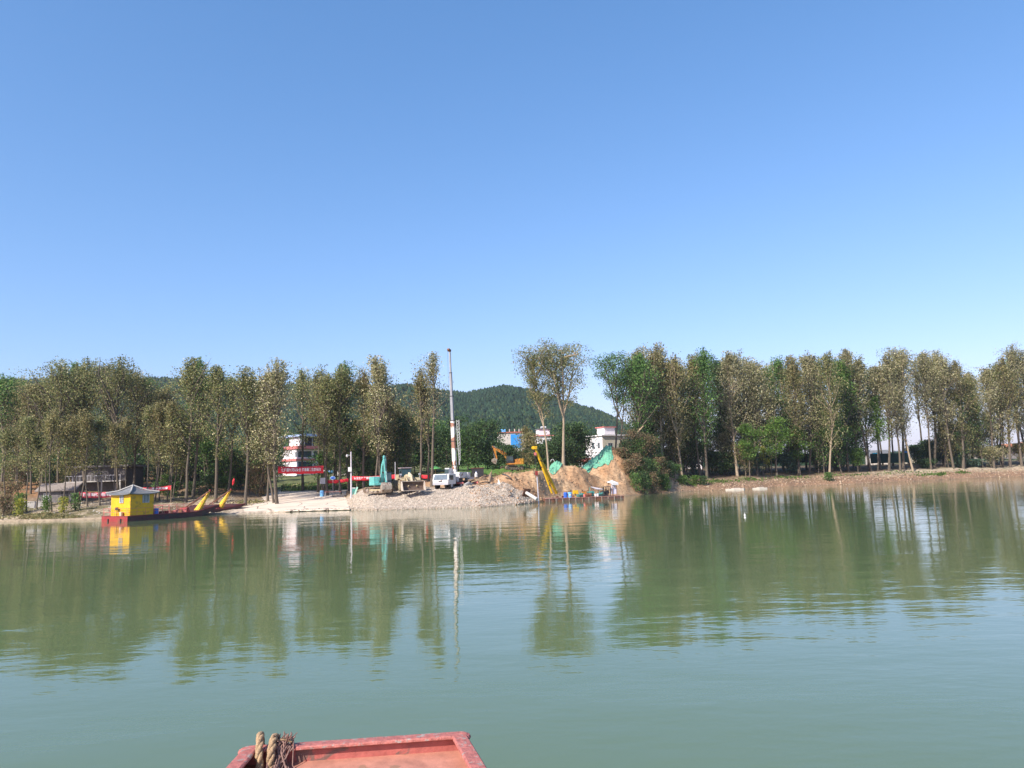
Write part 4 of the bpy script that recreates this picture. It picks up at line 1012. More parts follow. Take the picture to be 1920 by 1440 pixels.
# right background
for px, yb, yt, Y, w, wall, rf, rm, lab in [(1632, 872, 856, 215, 5, WALLP, 'gablex', GREYT, 'pale house with blue doorway seen between trunks on the right'), (1712, 868, 857, 225, 7, WALLC, 'gablex', GREYT, 'low cream house behind the slim trunks on the right'),
                                            (1745, 868, 855, 215, 8, WALLG, 'gablex', GREYT, 'low shed with a sloping grey roof behind the right trees'), (1885, 852, 842, 255, 7, WALLG, 'gablex', TILEO, 'grey house with orange tiled roof at the far right'),
                                            (1925, 850, 838, 265, 6, WALLW, 'gablex', TILEO, 'white house with orange roof at the right edge'), (1268, 878, 846, 200, 7, WALLW, 'gablex', GREYT, 'white house glimpsed deep in the right wood'), (1800, 862, 846, 228, 8, WALLP, 'gablex', GREYT, 'pale low house behind the dark bush on the right')]:
    box_house('village_house', lab, px, yb, yt, Y, w, 6, rr.uniform(-15, 25), wall, rf, rm, [('f', -w * .25, .9, 1.3, 1.3), ('f', w * .22, .9, 1.3, 1.3)], rise=1.6, skirt=1.5)
def slab_thing(name, label, cat, px, yt, yb, Y, wpx, m, th=.08, rz=0, legs=True):
    p = P(px, yb, Y); q = P(px, yt, Y); wm = wpx * Y / FPX
    r = thing(name, p, math.radians(rz), label, cat); h = q.z - p.z
    g = p.z - ground_z(p.x, p.y)
    b = MB(); b.box((0, 0, h / 2), (wm, th, h)); b.build('panel', m, r)
    if legs:
        for s in (-1, 1):
            b = MB(); b.box((s * wm * .46, th / 2 + .04, (h - g) / 2), (.06, .06, h + max(g, 0) + .2)); b.build('post', WOOD, r)
    return r
slab_thing('blue_sheet', 'bright cyan sheet door leaning between trunks on the right bank', 'sheet', 1641, 849, 860, 195, 9, CYAN)
slab_thing('blue_sheet', 'small blue tarp panel behind the pale trunks on the right', 'sheet', 1701, 846, 856, 190, 9, mat('blue_tarp', (.03, .22, .62), .6, .2, 3))
slab_thing('net_fence', 'dark green net fence behind the right trees', 'fence', 1668, 850, 868, 185, 70, mat('green_net_fence', (.014, .045, .035), .9, .3, 3))
slab_thing('net_fence', 'dark teal net fence deep in the wood near the yellow-leaved tree', 'fence', 1480, 852, 868, 180, 160, mat('teal_net_fence', (.012, .05, .048), .9, .3, 3))
slab_thing('brick_wall', 'long brown brick wall behind the field at the far right', 'wall', 1893, 838, 851, 225, 92, mat('brown_brick', (.12, .085, .075), .9, .25, 2), .25)

# ------------------------------------------------------------------ banners
def banner(label, a, b, Y0, Y1, text, m=REDCLOTH, th=.55, name='banner', group='red propaganda banners along the bank', lm=None, bars=0):
    """a, b: (px, ytop, ybottom) at both ends"""
    A0, A1 = P(a[0], a[1], Y0), P(a[0], a[2], Y0); B0, B1 = P(b[0], b[1], Y1), P(b[0], b[2], Y1)
    mid = (A0 + A1 + B0 + B1) / 4
    r = thing(name, mid, 0, label, 'banner', group)
    n = 28; V = []; F = []
    nrm = Vector((B0.y - A0.y, A0.x - B0.x, 0)).normalized()
    for lay in (0, 1):
        for i in range(n + 1):
            t = i / n; sag = -.10 * math.sin(math.pi * t)
            for j in range(4):
                s = j / 3; p = A0.lerp(B0, t).lerp(A1.lerp(B1, t), s)
                p = p + nrm * (.05 * math.sin(t * 17 + s * 2) * s - lay * .012) + Vector((0, 0, sag + .03 * math.sin(t * 23) * s))
                V.append(p - mid)
    k = (n + 1) * 4
    for i in range(n):
        for j in range(3):
            q = i * 4 + j
            F.append((q, q + 4, q + 5, q + 1)); F.append((k + q, k + q + 1, k + q + 5, k + q + 4))
    for i in range(n): q = i * 4; F.append((q, k + q, k + q + 4, q + 4)); F.append((q + 3, q + 7, k + q + 7, k + q + 3))
    np_mesh('cloth', [tuple(v) for v in V], F, m, r)
    h = (A0 - A1).length; w = (B0 - A0).length; yaw = math.atan2(B0.y - A0.y, B0.x - A0.x)
    pitch = math.atan2(B0.z - A0.z, math.hypot(B0.x - A0.x, B0.y - A0.y))
    if text:
        wide = w * .9 / (len(text) * h * th)
        off = nrm * .10
        o = lettering(text, h * th, lm or LETTER, r, tuple(off + Vector((0, 0, -.05))), (0, 0, 0), xs=wide * .98)
        o.matrix_basis = Matrix.Translation(off + Vector((0, 0, -.05))) @ Matrix.Rotation(yaw, 4, 'Z') @ Matrix.Rotation(-pitch, 4, 'Y') @ Matrix.Rotation(math.pi / 2, 4, 'X') @ Matrix.Diagonal((wide, 1, 1, 1))
    return r, mid
def cords(r, mid, pairs, rad=.015, name='cord'):
    for p, q in pairs:
        m = MB(); m.tube([p - mid, (p + q) / 2 - mid - Vector((0, 0, .06)), q - mid], rad, 4); m.build(name, DARK, r)
r, mid = banner('red banner with two lines of white characters strung between poplars before the white house', (521, 874.5, 887.5), (606.5, 873, 887), 107.3, 112, '保护国家河流安全 打造最美生态长廊', th=.52)
cords(r, mid, [(P(521, 874.5, 107.3), P(516, 872, 107.5)), (P(606, 873, 112), P(609, 872, 113))])
r, mid = banner('faded pink-red banner with pale characters left of the yellow hut', (148, 922.5, 933), (212, 921.5, 932), 103, 104, '严禁非法采砂保护河道环境', PINKCLOTH, th=.62)
for px in (148, 211):
    q = MB(); g0 = on_ground(px, 103.3, -.2); q.tube([g0 - mid, P(px, 920, 103.3) - mid], .05, 6); q.build('pole', WOOD, r)
r, mid = banner('red banner with white characters just right of the yellow hut roof', (246, 914, 921.5), (321.5, 910.5, 918.5), 112, 108, '河长制一河一策 水清岸绿', REDCLOTH, th=.62)
for px, YY in ((248, 112), (321, 108)):
    q = MB(); g0 = on_ground(px, YY, -.2); q.tube([g0 - mid, P(px, 911, YY) - mid], .05, 6); q.build('pole', WOOD, r)
r, mid = banner('plain red cloth strip low behind the blue oval sign', (610, 900, 906), (653, 897, 903), 117, 116, '', REDCLOTH)
for px in (611, 652):
    q = MB(); g0 = on_ground(px, 116.5, -.2); q.tube([g0 - mid, P(px, 897, 116.5) - mid], .04, 6); q.build('pole', WOOD, r)
r, mid = banner('red banner with blurred white characters right of the lamp pole', (659, 892.5, 901), (712, 892, 899), 110, 111, '安全生产 严禁烟火注意', REDCLOTH, th=.6)
for px in (669, 712):
    q = MB(); g0 = on_ground(px, 110.5, -.2); q.tube([g0 - mid, P(px, 892, 110.5) - mid], .04, 6); q.build('pole', WOOD, r)
r, mid = banner('short red cloth between the teal excavator and the loader', (733.5, 889.5, 897), (742, 888.5, 896.5), 113, 113, '', REDCLOTH)
q = MB(); g0 = on_ground(741, 113, -.2); q.tube([g0 - mid, P(741, 866, 113) - mid], .06, 6); q.build('pole', GREYP, r)
r, mid = banner('sagging red cloth strip between trunks right of the loader', (789, 890, 896), (810, 889, 897), 113.5, 113, '', REDCLOTH)
for px in (789.5, 809.5):
    q = MB(); g0 = on_ground(px, 113.2, -.2); q.tube([g0 - mid, P(px, 889, 113.2) - mid], .04, 6); q.build('pole', WOOD, r)

# ------------------------------------------------------------------ signs, tables, poles at the ramp head
p = on_ground(605, 116, -.1)
r = thing('notice_board', p, 0, 'grey notice board on two posts at the head of the ramp', 'sign')
zt = P(605, 896, 116).z - p.z
b = MB(); b.box((0, 0, zt - .45), (.8, .05, .9)); bb = b.build('board', GREYP, r)
for s in (-.45, .45):
    b = MB(); b.tube([(s, .04, 0), (s, .04, zt)], .03, 6); b.build('post', WOOD, r)
p = on_ground(624, 114, -.1); zt = P(624, 892.5, 114).z - p.z
r = thing('oval_sign', p, 0, 'small blue oval sign with white rim on a thin pole by the ramp', 'sign')
def ellip(a, c, z, n=20): return [(a * math.cos(2 * math.pi * i / n), z + c * math.sin(2 * math.pi * i / n)) for i in range(n)]
b = MB(); b.prism(ellip(.40, .25, zt - .28), 'y', -.02, .02); q = b.build('plate', mat('pale_blue_rim', (.35, .55, .85), .4, .05, 2), r)
b = MB(); b.prism(ellip(.30, .17, zt - .28), 'y', -.035, -.021); b.build('emblem', BLUE, q)
b = MB(); b.tube([(0, .04, 0), (0, .04, zt - .5)], .025, 6); b.build('pole', GREYP, r)
def drum(label, px, Y, m, rad=.29, h=.85, z=None, name='drum', group=None, loc=None):
    p = loc or on_ground(px, Y)
    r = thing(name, p, 0, label, 'drum', group)
    b = MB(); b.tube([(0, 0, 0), (0, 0, h * .33), (0, 0, h * .66), (0, 0, h * .95), (0, 0, h)], [rad, rad * 1.02, rad * 1.02, rad, rad * .9], 14); o = b.build('barrel', m, r, smooth=False)
    for zz in (.33, .66):
        b = MB(); b.tube([(0, 0, h * zz - .015), (0, 0, h * zz + .015)], rad * 1.07, 14); b.build('hoop', m, r)
    b = MB(); b.tube([(rad * .5, 0, h), (rad * .5, 0, h + .05)], .05, 8); b.build('cap', DARK, r)
    return r
drum('light blue plastic drum standing under the grey notice board', 603.5, 114.5, LBLUE, .28, .95)
p = on_ground(624, 113.2)
r = thing('trestle_table', p, math.radians(-3), 'low metal trestle frame with a red edge by the ramp head', 'table')
b = MB(); b.box((0, 0, .84), (2.5, .7, .05)); b.build('table_top', PINKRED, r)
for x in (-1.15, -.2, 1.0):
    for y in (-.3, .3):
        b = MB(); b.tube([(x, y, -.1), (x, y, .81)], .028, 6); b.build('leg', GREYP, r)
p = on_ground(636, 113)
r = thing('work_bench', p, 0, 'low dark plank bench lying beside the red table', 'bench')
b = MB(); b.box((0, 0, .28), (2.0, .5, .08)); b.build('plank', DARK, r)
for x in (-.8, .8):
    b = MB(); b.box((x, 0, .1), (.1, .4, .28)); b.build('leg', WOOD, r)
# lamp pole with white box
p = on_ground(658.5, 107, -.2); zt = P(657, 847, 107).z - p.z; zb = P(657, 880, 107).z - p.z
r = thing('utility_pole', p, 0, 'grey utility pole with a white box, left of the teal excavator', 'pole')
b = MB(); b.tube([(0, 0, 0), (0, 0, zt)], [.13, .08], 10); b.build('pole', mat('pale_pole', (.52, .48, .50), .7, .15, 3), r)
b = MB(); b.box((-.12, -.2, zb), (.48, .22, .62)); b.build('box', WHITE, r)
b = MB(); b.tube([(0, 0, zt - .5), (-.55, 0, zt - .45)], .03, 6); b.build('bracket', GREYP, r)
b = MB(); b.ball((-.55, 0, zt - .55), (.16, .16, .2)); b.build('lamp', WHITE, r)
p = on_ground(663, 110)
r = thing('waste_bin', p, 0, 'dark green bin with a white lid beside the utility pole', 'bin')
b = MB(); b.box((0, 0, .45), (.55, .55, .9), taper=1.15); b.build('bin_body', ENGG, r); b = MB(); b.box((0, 0, .95), (.62, .62, .1)); b.build('lid', WHITE, r)
r = thing('leaning_board', on_ground(667.5, 108), 0, 'pale green board leaning beside the green bin', 'board')
b = MB(); b.box((0, 0, .5), (.22, .05, 1.1), rot=(0, .35, 0)); b.build('plank', mat('pale_green_paint', (.35, .62, .48), .6, .1, 3), r); b = MB(); b.box((.1, .1, .3), (.05, .05, .7), rot=(.3, .3, 0)); b.build('prop', WOOD, r)
# satellite dish and blue tarp behind
p = on_ground(609, 150); zd = P(608, 884, 150).z
r = thing('satellite_dish', p, 0, 'round white satellite dish behind the end of the red banner', 'satellite dish')
b = MB(); b.tube([(0, -.1, zd - p.z), (0, -.16, zd - p.z), (0, -.05, zd - p.z)], [.15, .55, .58], 18); b.build('dish', WHITE, r)
b = MB(); b.tube([(0, .05, -.2), (0, .05, zd - p.z)], .05, 6); b.build('mast', GREYP, r)
p = on_ground(619, 150); zd = P(619, 886, 150).z
r = thing('water_tank', Vector((p.x, p.y, zd)), 0, 'light blue tarpaulin bundle on a stand behind the trees right of the dish', 'tarpaulin')
b = MB(); b.ball((0, 0, .1), (.85, .5, .36), 14, 6); b.build('cover', LBLUE, r)
b = MB()
for x in (-.5, .5): b.tube([(x, 0, p.z - zd - .2), (x, 0, 0)], .05, 6)
b.build('stand', WOOD, r)
r = thing('parasol', on_ground(816.5, 122, 0), 0, 'green garden parasol standing behind the trunks left of the crane truck', 'parasol')
zc = P(816, 876, 122).z - r.location.z
b = MB(); b.raw([(0, 0, zc + .25)] + [(1.0 * math.cos(k * math.pi / 4), 1.0 * math.sin(k * math.pi / 4), zc - .25 + .05 * (k % 2)) for k in range(8)] + [(0, 0, zc + .2)] + [(.98 * math.cos(k * math.pi / 4), .98 * math.sin(k * math.pi / 4), zc - .30 + .05 * (k % 2)) for k in range(8)],
    [(0, 1 + k, 1 + (k + 1) % 8) for k in range(8)] + [(9, 10 + (k + 1) % 8, 10 + k) for k in range(8)] + [(1 + k, 10 + k, 10 + (k + 1) % 8, 1 + (k + 1) % 8) for k in range(8)]); b.build('canopy', GREENP, r)
b = MB(); b.tube([(0, 0, -.2), (0, 0, zc + .3)], .035, 6); b.build('pole', WOODL, r)
r = thing('stool', on_ground(817.5, 121), 0, 'orange plastic stool under the green parasol', 'stool')
b = MB(); b.box((0, 0, .5), (.4, .4, .06)); b.build('seat', ORG, r)
for x in (-.15, .15):
    for y in (-.15, .15):
        b = MB(); b.tube([(x * 1.2, y * 1.2, 0), (x, y, .48)], .02, 5); b.build('leg', ORG, r)

# ------------------------------------------------------------------ machines (forward = local -Y)
def wheel(parent, x, y, R, wd, tm=None, rm=None, name='wheel'):
    s = 1 if x > 0 else -1
    b = MB(); b.tube([(x - wd / 2, y, R), (x - wd * .42, y, R), (x + wd * .42, y, R), (x + wd / 2, y, R)], [R * .86, R, R, R * .86], 20)
    for k in range(20):
        a = k * math.pi / 10; b.box((x, y + math.sin(a) * R * 1.0, R + math.cos(a) * R * 1.0), (wd * .9, .06, .05), rot=(-a, 0, 0))
    w_ = b.build(name, tm or BLACK, parent)
    b = MB(); b.tube([(x + s * wd * .4, y, R), (x + s * wd * .52, y, R), (x + s * wd * .54, y, R)], [R * .55, R * .55, R * .25], 14); b.build('rim', rm or BEIGE, w_)
    return w_
def beam(b, p, q, w0, h0, w1=None, h1=None):
    """tapered box beam between two points, w across x, h in the p-q plane"""
    p, q = Vector(p), Vector(q); t = (q - p).normalized(); side = Vector((1, 0, 0)); side = (side - t * side.dot(t)).normalized(); up = side.cross(t)
    w1 = w1 or w0; h1 = h1 or h0
    vs = [p + side * a * w0 / 2 + up * c * h0 / 2 for a, c in ((-1, -1), (1, -1), (1, 1), (-1, 1))] + [q + side * a * w1 / 2 + up * c * h1 / 2 for a, c in ((-1, -1), (1, -1), (1, 1), (-1, 1))]
    b.raw(vs, [(0, 3, 2, 1), (4, 5, 6, 7), (0, 1, 5, 4), (1, 2, 6, 5), (2, 3, 7, 6), (3, 0, 4, 7)]); return b
def bucket(parent, y, z, w, size, m, ang=0.0, name='bucket', teeth=5, inner=None):
    """curled excavator bucket hanging from (y, z), opening towards -ang"""
    s = size; prof = [(0, 0), (-.50, -.08), (-.72, -.42), (-.62, -.82), (-.18, -1.0), (.18, -.93), (.18, -.86), (-.15, -.92), (-.55, -.76), (-.63, -.42), (-.45, -.16), (0, -.08)]
    c, sn = math.cos(ang), math.sin(ang)
    pr = [(y + (c * a - sn * b_) * s, z + (sn * a + c * b_) * s) for a, b_ in prof]
    b = MB(); b.prism(pr, 'x', -w / 2 + .03, w / 2 - .03)
    side = [(0, 0), (-.50, -.08), (-.72, -.42), (-.62, -.82), (-.18, -1.0), (.18, -.93), (.10, -.3)]
    sp = [(y + (c * a - sn * b_) * s, z + (sn * a + c * b_) * s) for a, b_ in side]
    b.prism(sp, 'x', -w / 2, -w / 2 + .035); b.prism(sp, 'x', w / 2 - .035, w / 2)
    o = b.build(name, m, parent)
    for k in range(teeth):
        x = -w / 2 + w * (k + .5) / teeth; a, b_ = .24, -.93
        t = MB(); t.box((x, y + (c * a - sn * b_) * s, z + (sn * a + c * b_) * s), (w * .09, .16, .07), rot=(ang, 0, 0)); t.build('tooth', STEEL, o)
    return o
def cylinder(parent, p, q, r=.07, rod=.04):
    p, q = Vector(p), Vector(q); m = p.lerp(q, .6)
    b = MB(); b.tube([p, m], r, 8); c = b.build('hydraulic_cylinder', DARK, parent); b = MB(); b.tube([m, q], rod, 6); b.build('rod', GREYP, c)
def excavator(label, loc, rz, paint, pts, und=0.0, cabm=None, bw=1.2, bs=1.1, cabx=.75, cwm=None, bang=0.0, bm=None, sc=1.0):
    r = thing('excavator', loc, math.radians(rz), label, 'excavator'); r.scale = (sc, sc, sc)
    cu, su = math.cos(und), math.sin(und)
    for s in (-1, 1):     # tracks
        b = MB(); L, Rt = 1.6, .42
        out = [(L + Rt * math.cos(a), Rt + Rt * math.sin(a)) for a in [(-math.pi / 2 + k * math.pi / 8) for k in range(9)]] + [(-L - Rt * math.cos(a), Rt + Rt * math.sin(a)) for a in [(math.pi / 2 - k * math.pi / 8) for k in range(9)]]
        inn = [(a * .86, Rt + (z - Rt) * .74) for a, z in out]
        n = len(out); vs = []
        for x in (s * 1.05 - .25, s * 1.05 + .25):
            vs += [(x, a, z) for a, z in out]; vs += [(x, a, z) for a, z in inn]
        fs = []
        for i in range(n):
            j = (i + 1) % n
            fs += [(i, j, 2 * n + j, 2 * n + i), (n + i, 3 * n + i, 3 * n + j, n + j), (i, n + i, n + j, j), (2 * n + i, 2 * n + j, 3 * n + j, 3 * n + i)]
        b.raw(vs, fs)
        t = b.build('track', mat('muddy_track', (.17, .12, .08), .9, .4, 5), r); t.rotation_euler = (0, 0, und)
        for y in (-1.55, -.8, -.25, .3, .85, 1.55):
            R_ = .30 if abs(y) > 1.5 else .14
            w_ = MB(); zz = .42 if abs(y) > 1.5 else .2; w_.tube([(s * 1.05 - .17, y, zz), (s * 1.05 + .17, y, zz)], R_, 12); w_.build('track_roller', STEEL, t)
        f = MB(); f.box((s * 1.05, 0, .42), (.22, 2.4, .26)); f.build('track_frame', BEIGE, t)
    b = MB(); b.tube([(0, 0, .7), (0, 0, 1.0)], .65, 16); b.box((0, 0, .6), (1.9, 1.4, .3)); b.build('turntable', DARK, r)
    b = MB(); b.box((0, .35, 1.18), (2.3, 2.7, .32)); b.box((-.75, .5, 1.75), (.75, 2.3, .85)); b.box((.75, 1.1, 1.65), (.75, 1.2, .65)); b.build('body', paint, r, bevel=.04)
    b = MB(); b.prism([(-1.15, 1.45), (1.15, 1.45), (1.05, 2.15), (.6, 2.4), (-.6, 2.4), (-1.05, 2.15)], 'z', 1.0, 2.15); b.build('counterweight', cwm or paint, r, bevel=.06)
    b = MB(); b.box((cabx, -.45, 2.0), (.86, 1.35, 1.4), taper=.92); cb_ = b.build('cab', cabm or DARK, r, bevel=.05)
    g = MB(); g.box((cabx, -1.12, 2.1), (.66, .06, .95), rot=(-.05, 0, 0)); g.box((cabx + .41, -.45, 2.15), (.05, 1.0, .8)); g.box((cabx - .41, -.45, 2.15), (.05, 1.0, .8)); g.build('cab_window', GLASS, cb_)
    A, B, C, D, E = pts     # boom foot, elbow, tip, stick rear end, stick tip : (y, z)
    b = MB(); a3 = [(0, p[0], p[1]) for p in pts]
    beam(b, a3[0], a3[1], .34, .38, .34, .62); beam(b, a3[1], a3[2], .34, .62, .3, .30); b.build('boom', paint, r)
    b = MB(); beam(b, a3[3], a3[2], .26, .22, .28, .42); beam(b, a3[2], a3[4], .28, .42, .22, .22); b.build('stick', paint, r)
    for x in (-.28, .28): cylinder(r, (x, A[0] - .25, A[1] - .1), (x, (A[0] + B[0]) / 2 - .2, (A[1] + B[1]) / 2))
    cylinder(r, (0, (B[0]) * .9, B[1] + .38), (0, D[0], D[1] + .12))
    cylinder(r, (0, D[0] * .8 + C[0] * .2 - .3, D[1]), (0, E[0] - .35, E[1] + .15), .055, .035)
    bucket(r, E[0], E[1], bw, bs, bm or STEEL, bang)
    return r
g0 = on_ground(708.5, 99.5, .0)
excavator('teal excavator with its arm raised beside the wheel loader', Vector((g0.x, g0.y + 2.2, ground_z(g0.x, g0.y + 2.2) - .05)), 24, TEAL, [(-.5, 1.5), (-1.1, 3.4), (-2.0, 4.35), (-1.7, 4.75), (-2.75, 1.38)], und=math.radians(58), cabm=mat('blue_black_cab', (.02, .03, .05), .4, .3, 3), bw=1.25, bs=1.25, bang=.55, cabx=.78)
g0 = on_ground(960, 139, .1)
excavator('orange excavator reaching left above the dug earth, before the hedge', Vector((g0.x, g0.y, P(960, 881, 139).z)), -78, ORG, [(-.5, 1.35), (-1.3, 3.1), (-3.4, 4.35), (-3.75, 4.7), (-2.9, 2.2)], und=math.radians(20), bw=1.0, bs=1.1, bang=-.5, bm=STEEL, sc=.92, cabx=.75, cwm=mat('excavator_yellow', (.62, .30, .03), .5, .2, 3))

def loader():
    p = on_ground(764, 97.5, 0)
    r = thing('wheel_loader', Vector((p.x - .75, p.y + 4.3, ground_z(p.x - .75, p.y + 4.3) + .02)), math.radians(23), 'dusty yellow wheel loader facing the river with its wide bucket lowered', 'wheel loader')
    for x, y in ((-1.05, -1.3), (1.05, -1.3), (-1.05, 1.6), (1.05, 1.6)): wheel(r, x, y, .72, .55, DUSTY, BEIGE)
    b = MB(); b.box((0, -1.2, .95), (1.1, 1.6, .5)); b.box((0, .4, 1.0), (.7, 1.4, .5)); b.box((0, 1.9, 1.1), (1.3, 2.4, .5)); b.build('chassis', DARK, r)
    b = MB(); b.box((0, 2.2, 1.75), (1.35, 1.9, .9), taper=.94); b.build('engine_hood', BEIGE, r, bevel=.06)
    b = MB(); b.box((0, .55, 1.55), (1.35, 1.3, .6)); c = b.build('cab_base', BEIGE, r)
    for x in (-.66, .66):
        for y in (-.05, 1.15):
            q = MB(); q.tube([(x, y, 1.85), (x * .92, y + .03, 2.95)], .045, 6); q.build('cab_post', DARK, c)
    b = MB(); b.box((0, -.06, 2.38), (1.22, .03, .98)); b.box((-.64, .55, 2.38), (.03, 1.1, .98)); b.box((.64, .55, 2.38), (.03, 1.1, .98)); b.build('windscreen', mat('green_tinted_glass', (.03, .07, .08), .1, .3, 2), r)
    b = MB(); b.box((0, .55, 3.0), (1.55, 1.5, .1)); b.build('cab_roof', mat('pale_cab_roof', (.42, .33, .34), .6, .2, 3), r, bevel=.03)
    for s in (-1, 1):
        b = MB(); b.prism([(-2.05, 1.35), (-1.85, 1.72), (-.7, 1.72), (-.5, 1.35), (-.6, 1.32), (-.8, 1.62), (-1.75, 1.62), (-1.95, 1.32)], 'x', s * 1.05 - .3, s * 1.05 + .3); b.build('fender', BEIGE, r)
        b = MB(); beam(b, (s * .5, -1.0, 1.9), (s * .5, -2.3, 1.35), .12, .34, .12, .3); beam(b, (s * .5, -2.3, 1.35), (s * .55, -3.1, .55), .12, .3, .12, .22); b.build('lift_arm', BEIGE, r)
        b = MB(); b.tube([(s * 1.25, -1.9, 1.4), (s * 1.25, -1.9, 2.15)], .025, 5); b.box((s * 1.25, -1.92, 2.15), (.26, .12, .2)); b.build('headlight', GREYP, r)
        cylinder(r, (s * .3, -.7, 1.2), (s * .45, -2.0, 1.45), .08, .045)
    b = MB(); beam(b, (0, -1.3, 2.15), (0, -2.35, 1.9), .2, .5, .2, .35); beam(b, (0, -2.35, 1.9), (0, -2.9, .95), .16, .4, .16, .2); b.box((0, -1.2, 1.7), (.7, .5, .9)); b.build('tilt_linkage', mat('pale_linkage', (.62, .52, .36), .7, .25, 4), r)
    w = 2.95; prof = [(-3.95, .06), (-3.15, .06), (-2.98, .2), (-2.9, .6), (-2.98, 1.0), (-3.2, 1.24), (-3.28, 1.2), (-3.08, .95), (-3.0, .6), (-3.07, .27), (-3.2, .14), (-3.95, .1)]
    b = MB(); b.prism(prof, 'x', -w / 2 + .04, w / 2 - .04); bk = b.build('bucket', mat('brown_bucket_steel', (.13, .085, .06), .7, .35, 3, metal=.2), r)
    for s in (-1, 1):
        b = MB(); b.prism([(-3.95, .06), (-3.15, .06), (-2.98, .2), (-2.9, .6), (-2.98, 1.0), (-3.2, 1.24), (-3.45, 1.1)], 'x', s * w / 2 - .04, s * w / 2 + .04); b.build('side_plate', mat('worn_plate', (.50, .42, .34), .6, .2, 4), bk)
    b = MB(); b.box((0, -4.02, .08), (w, .16, .05)); b.box((0, -3.24, 1.25), (w, .1, .06)); b.build('cutting_edge', mat('worn_plate', (.5, .42, .34)), bk)
loader()

BOOMG = mat('weathered_grey_boom', (.25, .25, .265), .5, .2, 2)
def crane_truck():
    p = on_ground(834, 103, 0)
    r = thing('crane_truck', Vector((p.x, p.y, ground_z(p.x, p.y) - .02)), math.radians(-24), 'white crane truck with rust-patched telescopic boom raised straight up', 'crane truck')
    # cab: front at y = -1.1
    b = MB(); b.prism([(-1.15, .62), (-1.22, 1.15), (-.95, 1.98), (.9, 2.02), (.9, .62)], 'x', -1.2, 1.2); c = b.build('cab', WHITE, r, bevel=.05)
    b = MB(); b.raw([(-1.02, -1.235, 1.24), (1.02, -1.235, 1.24), (.95, -1.0, 1.9), (-.95, -1.0, 1.9), (-1.02, -1.20, 1.24), (1.02, -1.20, 1.24), (.95, -.97, 1.9), (-.95, -.97, 1.9)], [(0, 1, 2, 3), (7, 6, 5, 4), (0, 4, 5, 1), (1, 5, 6, 2), (2, 6, 7, 3), (3, 7, 4, 0)]); b.build('windscreen', WGLASS, c)
    for s in (-1, 1):
        b = MB(); b.box((s * 1.21, -.3, 1.5), (.03, .9, .6)); b.build('side_window', GLASS, c)
        b = MB(); b.box((s * .85, -1.2, .84), (.35, .06, .16)); b.build('headlight', GREYP, c)
        b = MB(); b.tube([(s * 1.2, -1.0, 1.9), (s * 1.42, -1.25, 1.85)], .02, 4); b.box((s * 1.43, -1.26, 1.65), (.05, .16, .35)); b.build('mirror', DARK, c)
    b = MB(); b.box((0, -1.15, .72), (2.3, .2, .3)); b.build('bumper', GREYP, r); b = MB(); b.box((0, -1.225, 1.05), (.5, .02, .12)); b.build('grille', DARK, r)
    for x in (-1.0, 1.0):
        for y in (-.25, 2.4, 4.6, 5.8): wheel(r, x, y, .48, .36, BLACK, GREYP)
    b = MB(); b.box((0, 3.2, .75), (1.5, 7.2, .3)); b.box((0, 3.6, 1.0), (2.3, 5.6, .14)); b.build('chassis', DARK, r)
    b = MB(); b.box((0, 1.5, 1.25), (2.3, .7, .7)); b.box((.8, 5.6, 1.25), (.8, 1.4, .5)); b.build('deck_box', GREYP, r)
    for y in (1.9, 6.3):
        b = MB(); b.box((0, y, .72), (3.6, .26, .24)); o = b.build('outrigger', PINKRED, r)
        for s in (-1, 1):
            q = MB(); q.tube([(s * 1.85, y, .7), (s * 1.85, y, .12)], .07, 8); q.box((s * 1.85, y, .08), (.5, .5, .08)); q.build('outrigger_foot', STEEL, o)
    b = MB(); b.tube([(0, 3.4, 1.05), (0, 3.4, 1.4)], .8, 16); b.build('turntable', DARK, r)
    b = MB(); b.box((.45, 3.6, 1.8), (.9, 2.2, .8)); b.box((0, 5.0, 1.75), (2.2, .7, .8)); b.build('counterweight', WHITE, r, bevel=.04)
    b = MB(); b.box((-.85, 2.7, 2.15), (.75, 1.2, 1.3), taper=.9); oc = b.build('operator_cab', WHITE, r, bevel=.04); b = MB(); b.box((-.85, 2.08, 2.3), (.6, .04, .7)); b.box((-1.22, 2.7, 2.3), (.05, .9, .7)); b.build('cab_window', GLASS, oc)
    # telescopic boom, standing almost vertical; foot found from the picture column
    Rz = Matrix.Rotation(-r.rotation_euler.z, 3, 'Z')
    def lc(v): return Rz @ (Vector(v) - r.location)
    Yb = 106.2
    foot, top = lc(P(853.6, 903, Yb)), lc(P(843.2, 657, Yb))
    def sec(z0, z1, w, m, name, parent):
        b = MB(); a, c = foot.lerp(top, z0), foot.lerp(top, z1); beam(b, a, c, w, w); return b.build(name, m, parent)
    bo = sec(0, .46, .46, WHITER, 'boom', r)
    for z0, z1, w, m in [(.455, .646, .36, BOOMG), (.642, .825, .29, BOOMG), (.822, 1.0, .20, BOOMG)]: sec(z0, z1, w, m, 'boom_section', bo)
    for z0, w in [(.12, .50), (.30, .50), (.456, .54), (.643, .42), (.823, .34)]: sec(z0, z0 + .006, w, DARK, 'boom_collar', bo)
    b = MB(); t = top; b.box(t + Vector((-.06, 0, .0)), (.34, .45, .3)); b.tube([t + Vector((-.2, -.25, .1)), t + Vector((.1, -.25, .1))], .16, 10); b.build('boom_head', RUST, bo)
    b = MB(); b.tube([foot + Vector((-.2, .9, -.2)), foot.lerp(top, .2) + Vector((-.05, .3, 0))], .13, 10); b.build('lift_cylinder', GREYP, r)
    b = MB(); b.tube([top + Vector((-.2, -.3, .1)), foot.lerp(top, .1) + Vector((-.35, -.35, 0))], .012, 4); b.build('hoist_cable', DARK, r)
